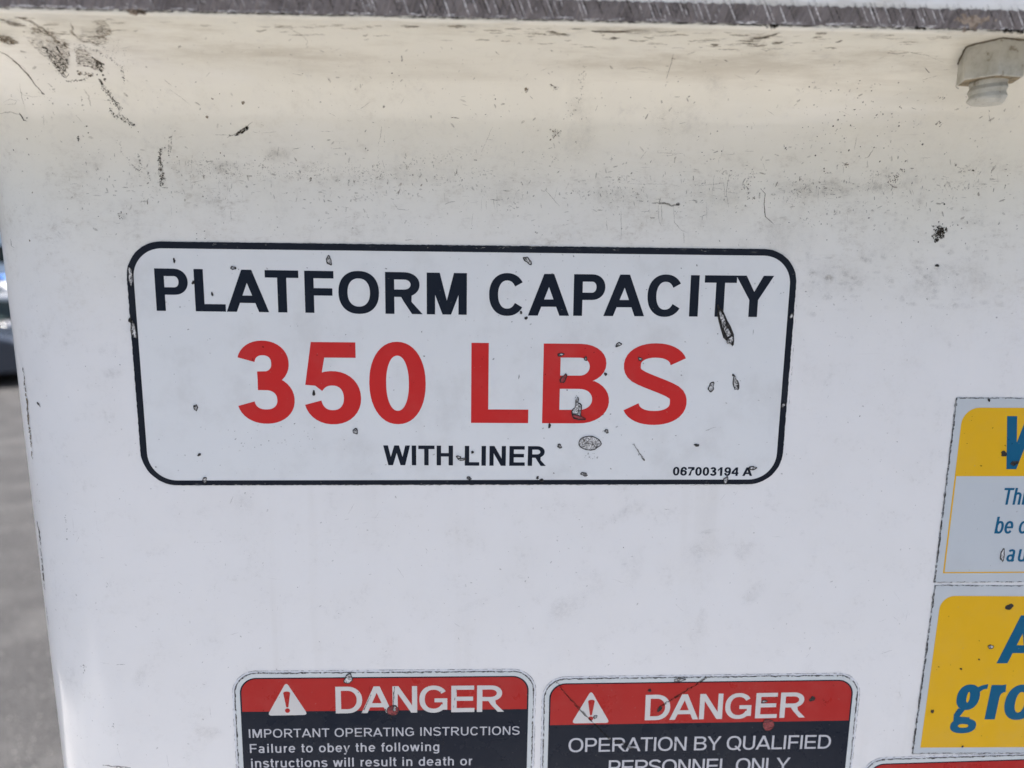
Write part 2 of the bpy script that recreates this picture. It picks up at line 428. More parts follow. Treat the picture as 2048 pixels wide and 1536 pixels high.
dk.line(c0((112, 660), (125, 680), (138, 700), (158, 708)), 2.4, .95, .8); br.line(c0((0, 665), (60, 655), (112, 668)), 2.4, .35, .8); br.line(c0((20, 600), (60, 580), (100, 590), (90, 610), (30, 610)), 1, .35)
dk.dots(c0((480, 570), (490, 645)), 12, 1.2, .4, 1, .6); dk.dots(c0((458, 800), (462, 828)), 8, 1, .6, 1.6, .85); br.line(c0((490, 520), (520, 560), (530, 620)), 3, .25, 1)
# vertical speckled scrapes left of centre
dk.dots(c0((690, 820), (715, 890), (760, 950), (800, 990)), 40, 2.2, .35, 1, .55); dk.dots(c0((808, 900), (820, 960), (818, 1025)), 40, 2.2, .35, 1.1, .65)
dk.dots(c0((940, 870), (935, 930), (940, 985), (950, 1085)), 150, 2.4, .4, 1.3, .75); br.dots(c0((935, 930), (940, 985), (960, 1040), (945, 1085)), 80, 3, .6, 1.6, .5)
dk.dots(c0((945, 870), (1000, 850)), 24, 1.4, .35, .9, .55); dk.dots(c0((1003, 785), (995, 860), (988, 920)), 45, 2, .35, 1.2, .6); dk.dots(c0((868, 1000), (872, 1040)), 12, 1.5, .4, 1, .6)
dk.patch(c0((1370, 795), (1400, 765), (1445, 735), (1455, 755), (1410, 785)), 70, .6, 1.7, .75, 3, 28); br.line(c0((1330, 805), (1400, 775), (1480, 710)), 2, .5, .8); br.line(c0((1250, 790), (1360, 790)), 1, .45)
dk.dots(c0((700, 1250), (722, 1280)), 18, 3, .4, 1.2, .7); sf.smudge(245, 432, 12, 10, .5)
for x, y, r in ((1242, 577, 1.6), (1422, 602, 3), (1213, 685, 2.6), (1285, 548, 1), (1820, 1045, 2.6), (1038, 918, 1.2), (1290, 895, 1.4), (190, 1127, 1.3), (1188, 1152, 1.5), (175, 1408, 1.8), (160, 812, 1.2), (140, 185, 1.6), (1770, 430, .9), (1712, 532, .9), (1806, 585, .9), (810, 772, .9)):
    br.fleck(x/2.926, y/2.926, r, .8, 1.4)
dk.line(c0((62, 1400), (66, 1440), (85, 1450)), 1.2, .7); dk.line(c0((340, 1355), (355, 1370)), 1, .6); dk.line(c0((410, 1080), (450, 1072)), .8, .6)
dk.dots(c0((1095, 955), (1170, 942), (1250, 945)), 24, 1.2, .3, .9, .5); dk.line(c0((1210, 948), (1250, 942)), 1, .6); dk.line(c0((1220, 960), (1250, 948)), 1, .6)
br.line(c0((990, 520), (1060, 570), (1120, 620)), 1, .3); br.line(c0((960, 460), (1000, 500)), 1.2, .4); br.line(c0((1530, 778), (1620, 770)), .8, .35)
br.line([(544, 47), (580, 56), (606, 72), (615, 82), (612, 90)], 1.1, .5); br.dots([(612, 88), (622, 100)], 10, 2, .5, 1.2, .4)
# smudged grime band through the bend
for _ in range(130):
    x = rnd.uniform(340, 760); y = 337+rnd.gauss(0, 14)+(x-340)*.03
    br.dots([(x, y), (x+rnd.uniform(5, 30), y+rnd.uniform(-2, 3))], 5, 2.2, .35, 1.1, .34)
for x, y, rx, ry, s_ in ((375, 345, 28, 16, .5), (450, 335, 50, 18, .5), (560, 310, 50, 20, .45), (700, 360, 80, 14, .35), (820, 350, 120, 26, .35), (1030, 385, 110, 26, .35), (200, 325, 28, 24, .35), (255, 405, 50, 14, .35), (1240, 390, 90, 22, .42), (1450, 385, 70, 28, .55), (1660, 375, 130, 22, .6), (1790, 360, 60, 40, .5), (1500, 470, 180, 60, .28), (1880, 560, 120, 50, .42), (1650, 560, 110, 50, .3), (1960, 445, 70, 10, .5),
        (215, 700, 26, 18, .42), (225, 745, 26, 16, .4), (1900, 612, 46, 9, .65), (420, 915, 40, 25, .2), (1350, 240, 60, 60, .3), (1160, 235, 40, 120, .25), (1110, 265, 14, 10, .8), (1530, 100, 60, 22, .3), (1430, 160, 30, 70, .25)):
    sf.smudge(x, y, rx, ry, s_)
# fine scratches and specks over the whole upper wall
def rand_wall(n, x0, x1, y0, y1, r0, r1, st, mk, el=2.0, pw=1.0):
    for _ in range(n):
        mk.fleck(rnd.uniform(x0, x1), y0+(y1-y0)*rnd.random()**pw, r0+(r1-r0)*rnd.random()**3, st*rnd.uniform(.4, 1.05), rnd.uniform(1, el))
rand_wall(430, 20, 2040, 70, 480, .45, 1.6, .85, dk, 1.8, .9)
rand_wall(600, 20, 2040, 60, 470, .5, 2.3, .42, br, 3.5, .9)
rand_wall(300, 60, 1900, 480, 1530, .4, 1.3, .65, dk, 1.8); rand_wall(900, 60, 1850, 480, 1530, .5, 1.7, .34, br, 2.5)
for _ in range(70):
    x, y = rnd.uniform(90, 1850), rnd.uniform(980, 1520); a_ = rnd.uniform(0, 3.1); L = rnd.uniform(4, 26)
    br.line([(x, y), (x+L*math.cos(a_), y+L*math.sin(a_))], rnd.uniform(.5, 1.0), rnd.uniform(.15, .4), .4)
for _ in range(26): sf.smudge(rnd.uniform(130, 1800), rnd.uniform(1000, 1500), rnd.uniform(15, 60), rnd.uniform(8, 40), rnd.uniform(.12, .32), rnd.uniform(0, 90))
rand_wall(260, 1180, 1800, 350, 430, .4, 1.2, .5, dk, 3); rand_wall(140, 1600, 2040, 400, 700, .5, 1.8, .30, br, 2)
rand_wall(90, 1600, 1850, 160, 300, .6, 1.5, .9, dk, 1.4)
for _ in range(150):
    x, y = rnd.uniform(330, 2000), rnd.gauss(365, 45)
    a_ = rnd.choice((rnd.gauss(0, .15), rnd.gauss(1.57, .25))); L = rnd.uniform(5, 26)
    br.line([(x, y), (x+L*math.cos(a_), y+L*math.sin(a_))], rnd.uniform(.5, .9), rnd.uniform(.2, .5), .4)
for _ in range(70):
    x, y = rnd.uniform(60, 2000), rnd.uniform(90, 300)
    a_ = rnd.gauss(0, .3) if rnd.random() < .6 else rnd.uniform(0, 3.1); L = rnd.uniform(5, 24)
    br.line([(x, y), (x+L*math.cos(a_), y+L*math.sin(a_))], rnd.uniform(.6, 1.3), rnd.uniform(.2, .5), .5)
for _ in range(420):
    x, y = rnd.uniform(150, 2040), rnd.gauss(372, 34)
    br.fleck(x, y, rnd.uniform(.5, 1.6), rnd.uniform(.15, .45), rnd.uniform(1.5, 5), rnd.choice((rnd.gauss(0, 12), rnd.gauss(90, 14))))
for _ in range(46):
    cx_, cy_ = rnd.uniform(300, 2000), rnd.gauss(375, 32)
    for _k in range(16): br.fleck(cx_+rnd.gauss(0, 16), cy_+rnd.gauss(0, 6), rnd.uniform(.4, 1.4), rnd.uniform(.12, .36), rnd.uniform(1, 3))
# dirt streaks just under the lip edge
for _ in range(200):
    x = rnd.uniform(20, 1900); y = 34+x*.0205+rnd.uniform(0, 1)**1.6*36
    if 220 < x < 440 and rnd.random() < .5: continue
    if 1000 < x < 1650 or rnd.random() < .5:
        L = rnd.uniform(8, 46)
        br.line([(x, y), (x+L*.5, y+rnd.uniform(-1.5, 2.5)), (x+L, y+L*.02+rnd.uniform(-2, 1))], rnd.uniform(1, 3.2), rnd.uniform(.25, .6), .7)
for p in (c1((310, 145), (350, 155), (410, 152)), c1((580, 148), (640, 150), (690, 155)), c1((1160, 180), (1220, 190)), c1((1420, 180), (1530, 185), (1630, 183)), c1((1530, 218), (1575, 222)), c1((1200, 190), (1290, 205)), c2((330, 245), (420, 235), (510, 205)), c2((75, 278), (130, 280)), c2((470, 270), (530, 265)), c2((870, 262), (905, 255)), c2((740, 208), (810, 205))):
    dk.line(p, 2.2, .6, .8); br.line([(x-4, y+1) for x, y in p], 5, .5, 1)
sf.smudge(1280, 60, 150, 15, .8); sf.smudge(940, 50, 110, 10, .6); sf.smudge(820, 50, 40, 8, .7); sf.smudge(1530, 78, 60, 14, .8); sf.smudge(80, 40, 80, 9, .5); sf.smudge(1750, 72, 40, 7, .6)
# picked-out marks in the middle and right
dk.line(c1((303, 328), (303, 362)), 3, .85); dk.fleck(784, 146, 1.4); dk.fleck(798, 151, 1); dk.fleck(768, 213, 2.6, .55, 1.4, 60); br.line(c1((590, 687), (640, 693)), 2.2, .7)
dk.line(c1((848, 298), (875, 320)), 1.2, .6); br.fleck(1052, 180, 4, .75, 1.3); dk.fleck(991, 198, 1.6); br.line(c1((1055, 560), (1068, 578)), 2.5, .6); dk.line(c1((1160, 422), (1172, 440)), 2, .6); dk.dots(c1((1180, 500), (1210, 515)), 18, 2.4, .5, 1.6, .7)
br.dots(c1((1180, 760), (1230, 775), (1170, 810)), 26, 2.4, .6, 1.8, .7); br.dots(c1((1290, 700), (1350, 560), (1370, 390)), 60, 4, .4, 1.4, .45)
br.line(c1((1893, 310), (1880, 370), (1850, 460)), 2, .5); dk.line(c1((1850, 490), (1843, 505)), 1.5, .7); br.line(c1((1620, 405), (1690, 390), (1780, 412)), .9, .4)
dk.dots(c1((95, 865), (100, 880)), 6, 1.5, .6, 1.4, .8); br.line(c1((185, 740), (178, 800), (165, 850)), 1, .45); br.line(c1((835, 740), (800, 820), (770, 890)), 1, .45); dk.fleck(924, 361, 1.7, .85, 1.5, 70)
dk.line(c1((555, 1196), (580, 1185), (615, 1178)), 1.6, .6, .5); br.line(c1((820, 1168), (880, 1172)), 1.2, .6); br.line(c1((858, 1110), (862, 1240)), .8, .4); br.line(c1((795, 1180), (800, 1230)), .7, .35); dk.fleck(1015, 420, 1.5, .6)
dk.line(c1((1765, 1190), (1800, 1188), (1840, 1190), (1880, 1203), (1930, 1200)), 3.6, .62, .9, 0, 3); dk.fleck(1356, 408, 4, .6, 1.2)
for p in (c1((1805, 1200), (1808, 1290), (1822, 1320)), c1((1822, 1200), (1825, 1300)), c1((1893, 1210), (1898, 1300), (1935, 1345), (1980, 1365)), c1((1500, 1290), (1505, 1350)), c1((1585, 1225), (1587, 1400)), c1((1953, 1360), (1955, 1420)), c1((1140, 1110), (1230, 1210)), c1((1700, 1240), (1760, 1236)), c1((250, 1180), (280, 1225), (340, 1230))):
    br.line(p, .9, .5, .5)
br.line(c1((1680, 1175), (1715, 1178)), 2, .5); br.line(c1((1620, 1075), (1840, 1078)), .8, .4); br.line(c1((1795, 893), (1950, 898)), .9, .45); br.line(c1((1820, 912), (1930, 905)), .8, .35)
dk.line(c2((0, 1278), (18, 1262)), 2.2, .7); dk.line(c2((0, 1372), (40, 1357)), 1.4, .6); dk.line(c2((5, 1285), (20, 1278)), 1, .7); br.line(c2((40, 1275), (42, 1385)), .8, .45)
br.line(c2((185, 1090), (165, 1215), (180, 1310)), .9, .5); br.line(c2((0, 1172), (150, 1158), (155, 1240)), .9, .45); br.line(c2((90, 1100), (75, 1230)), .8, .3); br.line(c2((145, 1210), (240, 1222)), .9, .4)
dk.line(c2((383, 1192), (412, 1225), (405, 1290), (412, 1368), (460, 1412)), 1.2, .66, .5); br.line(c2((383, 1192), (412, 1225), (405, 1290), (412, 1368), (470, 1420)), 2, .4, .5)
br.line(c2((990, 860), (975, 950)), 1, .45); br.line(c2((1095, 945), (1060, 995), (1040, 1000)), 1.8, .5); br.dots(c2((900, 1035), (935, 1040), (930, 1055)), 24, 1.6, .4, 1.3, .6)
br.dots(c2((310, 1060), (330, 1130), (290, 1190), (345, 1270)), 50, 5, .4, 1.5, .55); dk.dots(c2((530, 920), (550, 950)), 12, 1.5, .5, 1.5, .8); dk.dots(c2((1262, 1070), (1290, 1080)), 12, 1.5, .6, 1.6, .75); br.dots(c2((1200, 1170), (1250, 1100)), 40, 4, .5, 1.6, .5)
dk.line(c2((350, 470), (380, 435)), 2.6, .5); dk.line(c2((1420, 425), (1452, 460)), 1.5, .75); br.line(c2((1250, 315), (1440, 350), (1540, 395)), .9, .4); dk.dots(c2((1500, 615), (1550, 618)), 10, 1.5, .5, 1.6, .7); br.line(c2((1540, 440), (1580, 438)), 1, .4); br.dots(c2((1490, 790), (1510, 765), (1530, 785), (1510, 800)), 24, 1, .4, 1.1, .55)
for x, y, r in ((690, 548, 1.6), (826, 574, 1.4), (876, 568, 1.3), (720, 663, 1.2), (842, 796, 1.7), (952, 791, 1.5), (870, 757, 1.6), (1104, 745, 1.2), (1155, 721, 1.3), (1255, 797, 2), (1405, 912, 2), (728, 983, 1.8), (783, 1065, 1.6), (784, 1083, 1.2), (600, 1099, 1.2), (1013, 927, 1.2), (1724, 1076, 1.5), (1932, 1070, 1.5), (1543, 1290, 1.7), (1300, 1016, 1.4), (136, 955, 1.4), (12, 963, 1.2), (110, 829, 1.2)):
    dk.fleck(1400+x/3.16, y/3.16, r, .85, 1.2)
dk.dots([(1875, 455), (1882, 462), (1872, 472), (1888, 458)], 190, 5, .5, 1.9, .98); dk.dots([(1874, 476), (1872, 484)], 26, 2, .5, 1.5, .95)
for x, y in ((1915, 450), (1923, 457), (1931, 487), (1836, 484), (1888, 408), (1993, 635)): dk.fleck(x, y, 1.4, .8)
for _ in range(120):
    x, y = rnd.gauss(1800, 130), rnd.gauss(540, 60)
    if x > 1612: sf.smudge(x, y, rnd.uniform(4, 16), rnd.uniform(3, 9), .4)
# scratches along the rounded left corner
dk.dots([(45, 731), (48, 745)], 6, 1, .8, 1.7, .9, 2, 80); dk.line([(46, 736), (49, 750), (50, 790)], 1.8, .7, 1, .25); br.line([(48, 752), (51, 775), (54, 800), (57, 835), (61, 870), (65, 915)], 3.4, .8, 1, .2); dk.line([(51, 770), (57, 835), (62, 880), (66, 918)], 1.6, .7, 1.2, .3)
dk.line([(74, 1042), (78, 1060), (82, 1090)], 2.4, .9, .8, .1); dk.line([(81, 1096), (85, 1125), (90, 1180)], 2.2, .9, .8, .15); dk.line([(93, 1215), (97, 1250)], 1.1, .6, .8, .4); dk.dots([(75, 998), (78, 1008)], 10, 1.5, .5, 1.2, .7)
dk.fleck(77, 807, 3, .85, 1.6, -30); dk.fleck(80, 812, 1.6, .85, 1.6, -60); dk.fleck(134, 1078, 1.6, .85); dk.line([(233, 1329), (250, 1328)], 1.4, .7); dk.line([(235, 1340), (242, 1340)], 1, .5); br.dots([(130, 1030), (135, 1062)], 8, 1, .6, 1.2, .5); br.dots([(166, 1330), (168, 1342)], 10, 2, .5, 1.5, .45)
br.line([(205, 1530), (230, 1533), (262, 1535)], 3, .6, 1); br.dots([(228, 1448), (226, 1455)], 8, 1.5, .5, 1.2, .5); dk.line([(213, 1164), (217, 1170)], 1, .8); dk.line([(690, 1040), (697, 1037)], 1, .7); dk.fleck(1247, 1095, 1.2, .9)
sf.smudge(1420, 1062, 30, 6, .35, 10); sf.smudge(1605, 1072, 7, 14, .5); sf.smudge(1000, 1500, 5, 5, .1)
dk.build('scuff_marks', MAT['dirt_dark'], 'black scuffs, specks and scratches on the white wall')
br.build('grime_marks', MAT['dirt_brown'], 'brown grime flecks and faint scratches on the white wall')
sf.build('smudges', MAT['dirt_soft'], 'soft grey brown smudges rubbed into the bend under the lip')

# ------------------------------------------------------------ worn band of the lip
def band_mat():
    a = M('sanded_worn_lip'); p = a.pos((1, 1, 1), (0, R(-19), 0))
    q = a.n('ShaderNodeMapping'); q.inputs['Scale'].default_value = (1, 1, .10); a.l(p, q.inputs[0])
    s1 = a.noise(950, q.outputs[0], 3, .6, .40, .62)
    c = a.mix(a.noise(120, None, 6, .7, .35, .68), (.12, .102, .094), (.22, .19, .175))
    c = a.mix(a.math('MULTIPLY', s1, .45), c, (.26, .225, .21))
    c = a.mix(a.math('MULTIPLY', a.noise(330, None, 5, .75, .56, .68), .75), c, (.05, .043, .04))
    a.color(c); a.bump(a.math('ADD', s1, a.noise(400, None, 5)), .0004, .8)
    return a.fin(.75, .25)
MAT['band'] = band_mat()
def lipband(name, mat, ylo, yhi, off, step=5, x0=-60, x1=2110):
    v = []; f = []; x = x0
    while x < x1:
        a_, b_ = hit(x, ylo(x)), hit(x, max(-60, yhi(x)))
        if a_ and b_: v += [a_[0]+a_[1]*off, b_[0]+b_[1]*off]
        x += step
    for i in range(len(v)//2-1): f.append((2*i, 2*i+2, 2*i+3, 2*i+1))
    return mesh_obj(name, v, f, mat, bucket, origin=TO)
yl = lambda x: 15.5+x*.0228
lipband('worn_band', MAT['band'], lambda x: yl(x)-1+rnd.uniform(-1.6, 1.2), lambda x: yl(x)-(41+.0045*max(0, 1500-x))+rnd.uniform(-2, 3), .00012)
g1, g2 = Marks(), Marks()
x = -30
while x < 2090:
    f_ = min(1, max(0, (x-450)/500))
    x += rnd.choice((6, 9, 11, 13))*rnd.uniform(.8, 1.2)
    b_ = yl(x); top = b_-rnd.uniform(38, 54); L = b_-rnd.uniform(1, 12)
    if rnd.random() < .25+.75*f_:
        s_ = .36
        g1.line([(x-(L-top)*s_, top), (x, L)], rnd.uniform(1.4, 2.9), rnd.uniform(.6, 1.0)*(.5+.5*f_), .3)
    if rnd.random() < .3+.7*f_:
        g2.line([(x+4-(L-top+4)*.36, top-3), (x+4, L-3)], rnd.uniform(1.3, 2.8), rnd.uniform(.4, .85), .3)
for _ in range(260):      # blotchy rubbing on the left half
    x = rnd.uniform(-20, 800); y = yl(x)-rnd.uniform(1, 45); L = rnd.uniform(5, 24)
    (g1 if rnd.random() < .55 else g2).line([(x, y), (x+L*.6, y+rnd.uniform(-3, 5)), (x+L, y+rnd.uniform(-2, 8))], rnd.uniform(.9, 2.6), rnd.uniform(.25, .7), .9)
for _ in range(330):      # ragged lower edge: pale fibres and dark dashes
    x = rnd.uniform(-20, 2080); L = rnd.uniform(4, 26)
    g1.line([(x, yl(x)-rnd.uniform(2, 7)), (x+L, yl(x+L)-rnd.uniform(2, 7))], rnd.uniform(1, 3.2), rnd.uniform(.4, .9), .8)
    x = rnd.uniform(-20, 2080)
    g2.line([(x, yl(x)-rnd.uniform(-1.5, 1)), (x+L, yl(x+L)-rnd.uniform(-1.5, 1))], rnd.uniform(1.2, 2.8), rnd.uniform(.6, .95), .5)
g2.dots([(252, 22), (262, 22), (292, 24)], 40, 1.6, 1, 2.2, .8); g2.dots([(1535, 50), (1556, 51)], 50, 2, 1, 2.6, .85); g2.dots([(1830, 55), (1850, 57)], 30, 1.2, 1, 2.4, .9); g2.dots([(1995, 58), (2047, 64)], 70, 2, 1, 2.4, .7)
g1.build('pale_sanding_scratches', MAT['scratch_light'], 'pale slanted sanding scratches across the worn lip')
g2.build('dark_sanding_scratches', MAT['dirt_dark'], 'dark slanted scratches and gouges along the worn lip')
lump = Marks()
for cx, cy, rx, ry, n in ((1945, 42, 34, 12, 130), (272, 23, 20, 3, 26)):
    for _ in range(n): lump.fleck(cx+rnd.gauss(0, rx*.5), cy+rnd.gauss(0, ry*.5), rnd.uniform(1.2, 4.2), rnd.uniform(.5, 1), 1.6)
a = M('tan_crust'); a.color(a.mix(a.noise(500, None, 4, .7, .35, .7), (.20, .15, .11), (.42, .34, .26))); MAT['crust'] = a.fin(.9, .2)
mesh_obj('crusted_residue', lump.b.v, lump.b.f, MAT['crust'], bucket, origin=TO, kind='stuff', label='tan crusted residue on the lip above the nylon bolt')

# ============================================================ NYLON BOLT under the lip
def nylon():
    a = M('cream_nylon'); p = a.pos()
    c = a.mix(a.noise(120, p, 6, .7, .4, .7), (.50, .49, .43), (.33, .31, .25))
    c = a.mix(a.math('MULTIPLY', a.noise(260, p, 5, .7, .58, .70), .75), c, (.13, .095, .05))
    a.color(c); a.b.inputs['Subsurface Weight'].default_value = .0
    a.bump(a.noise(500, p, 4), .0003, .5)
    return a.fin(.42, .5)
MAT['nylon'] = nylon()
def nylon_dirt():
    a = M('dirty_nylon'); p = a.pos()
    a.color(a.mix(a.noise(300, p, 5, .7, .40, .62), (.32, .26, .16), (.12, .088, .045))); return a.fin(.6, .4)
MAT['nylon_dirt'] = nylon_dirt()
h = ray(1979, 150); t = (D-.030)/h.y; BX, BZ = h.x*t, HC
BY = -.030
bolt = empty('nylon_bolt', (BX, BY, HC+.070), 'cream nylon hex nut and bolt stub hanging under the lip at the right', 'bolt')
ZB = HC+.0557                                   # underside of nut
def lathe_hex(r0, z0, z1, rot, rch):
    v = []; f = []
    rings = [(r0-rch*1.6, z0), (r0-rch*.3, z0+rch*.35), (r0, z0+rch), (r0, z1)]
    for rr, zz in rings:
        for i in range(6):
            t = R(rot+60*i); v.append((BX+rr*math.cos(t), BY+rr*math.sin(t), zz))
    for k in range(3):
        for i in range(6): j = (i+1) % 6; f.append((k*6+i, k*6+j, k*6+6+j, k*6+6+i))
    f.append(tuple(reversed(range(6)))); f.append(tuple(range(18, 24)))
    return v, f
v, f = lathe_hex(.0097, ZB, ZB+.022, 10, .0004)
nm = [0]*18+[1, 0]
nut = bevel(mesh_obj('nut', v, f, MAT['nylon'], bolt, mats=[MAT['nylon'], MAT['nylon_dirt']], fmat=nm), .0009, 3)
# threaded stub: a real helix ridge
v = []; f = []; seg = 40; pitch = .0026; zt, zb = ZB+.001, ZB-.0070; nz = 44
for k in range(nz+1):
    z = zt+(zb-zt)*k/nz
    for i in range(seg):
        ph = (z-zb)/pitch - i/seg
        rid = abs((ph % 1)-.5)*2
        r_ = .0052+.0005*(rid**1.0)
        if z < zb+.0009: r_ -= (.0009-(z-zb))*1.1
        t = 2*math.pi*i/seg; r_ *= 1+.015*math.sin(3*t+k*.3)
        v.append((BX+r_*math.cos(t), BY+r_*math.sin(t), z))
for k in range(nz):
    for i in range(seg): j = (i+1) % seg; f.append((k*seg+i, (k+1)*seg+i, (k+1)*seg+j, k*seg+j))
v.append((BX, BY, zb+.0002)); c_ = len(v)-1
for i in range(seg): f.append((nz*seg+i, c_, nz*seg+(i+1) % seg))
mesh_obj('threaded_stub', v, f, MAT['nylon'], bolt, smooth=False)
# thin dark ring where the nut meets the lip
v = []; f = []; n = 60
for i in range(n):
    t0 = 2*math.pi*i/n; rr = .0097*math.cos(R(30))/math.cos(((t0-R(10)) % R(60))-R(30))
    a0 = None
    for zz in range(0, 60):
        p = Vector((BX+rr*math.cos(t0), BY+rr*math.sin(t0), HC+.03+zz*.0007))
    loc, nor, i_, d_ = bvh.ray_cast(Vector((BX+(rr+.0002)*math.cos(t0), BY+(rr+.0002)*math.sin(t0), HC+.03)), Vector((0, 0, 1)))
    zz = loc.z if loc else HC+.065
    for k in range(6):
        q = 2*math.pi*k/6; rad = .00042+rnd.uniform(-.0001, .0002)
        v.append((BX+(rr+rad*math.cos(q))*math.cos(t0), BY+(rr+rad*math.cos(q))*math.sin(t0), zz+rad*math.sin(q)))
for i in range(n):
    for k in range(6):
        f.append((i*6+k, ((i+1) % n)*6+k, ((i+1) % n)*6+(k+1) % 6, i*6+(k+1) % 6))
a = M('dark_joint'); a.color(a.mix(a.noise(400), (.05, .04, .028), (.20, .17, .12))); a.fin(.8, .2)
mesh_obj('joint_ring', v, f, a.m, bolt, smooth=True)

# ============================================================ LETTERING
def sgp(v, n): return math.copysign(abs(v)**(2/n), v)
def arc(cx, cy, rx, ry, a0, a1, n=2.2, k=None):
    k = k or max(6, int(abs(a1-a0)/9))
    return [(cx+rx*sgp(math.cos(R(a0+(a1-a0)*i/k)), n), cy+ry*sgp(math.sin(R(a0+(a1-a0)*i/k)), n)) for i in range(k+1)]
def stroke(P, tv, th):
    L, Rr = [], []
    for i in range(len(P)):
        a_ = P[max(0, i-1)]; b_ = P[min(len(P)-1, i+1)]
        dx, dy = b_[0]-a_[0], b_[1]-a_[1]; l = math.hypot(dx, dy) or 1; nx, ny = -dy/l, dx/l
        h = .5*math.hypot(tv*nx, th*ny)
        L.append((P[i][0]+nx*h, P[i][1]+ny*h)); Rr.append((P[i][0]-nx*h, P[i][1]-ny*h))
    return [L+Rr[::-1]]
def ring(x0, x1, y0, y1, tv, th, n=2.25):
    cx, cy, rx, ry = (x0+x1)/2, (y0+y1)/2, (x1-x0)/2, (y1-y0)/2
    return [arc(cx, cy, rx, ry, 0, 360, n, 44)[:-1], arc(cx, cy, rx-tv, ry-th, 0, 360, n, 44)[:-1]]
def rc(x0, y0, x1, y1): return [[(x0, y0), (x1, y0), (x1, y1), (x0, y1)]]
def bowl(x0, xs, x1, y0, y1):
    return [(x0, y1)] + arc(xs, (y0+y1)/2, x1-xs, (y1-y0)/2, 90, -90, 2.1, 16) + [(x0, y0)]
# glyph: side bearing, ink width, side bearing (units of cap height)
MET = {'A': (.0, 1.0, .0), 'B': (.10, .83, .07), 'C': (.065, .87, .07), 'D': (.10, .86, .06), 'E': (.10, .76, .07), 'F': (.10, .69, .06), 'G': (.06, .93, .10),
       'H': (.10, .80, .10), 'I': (.10, None, .10), 'L': (.10, .71, .03), 'M': (.10, .965, .10), 'N': (.10, .80, .10), 'O': (.06, .965, .06), 'P': (.10, .765, .06),
       'Q': (.06, .965, .06), 'R': (.10, .895, .01), 'S': (.05, .815, .06), 'T': (.03, .79, .03), 'U': (.10, .80, .10), 'W': (.0, 1.30, .01), 'Y': (.0, .93, .0),
       '0': (.055, .66, .06), '1': (.09, .46, .18), '3': (.05, .665, .06), '4': (.025, .715, .035), '5': (.055, .665, .05), '6': (.055, .665, .055), '7': (.06, .66, .06), '9': (.055, .665, .055),
       'a': (.05, .66, .06), 'b': (.08, .63, .05), 'c': (.05, .62, .03), 'd': (.05, .63, .08), 'e': (.05, .66, .06), 'f': (.02, .37, .0), 'g': (.05, .63, .08), 'h': (.09, .60, .09),
       'i': (.09, None, .09), 'l': (.09, None, .09), 'n': (.09, .60, .09), 'o': (.05, .68, .05), 'r': (.09, .37, .0), 's': (.04, .60, .04), 't': (.02, .34, .02), 'u': (.09, .60, .09),
       'w': (.01, .97, .01), 'y': (.01, .67, .01), ' ': (0, .39, 0), 'G2': (.03, .66, .03)}
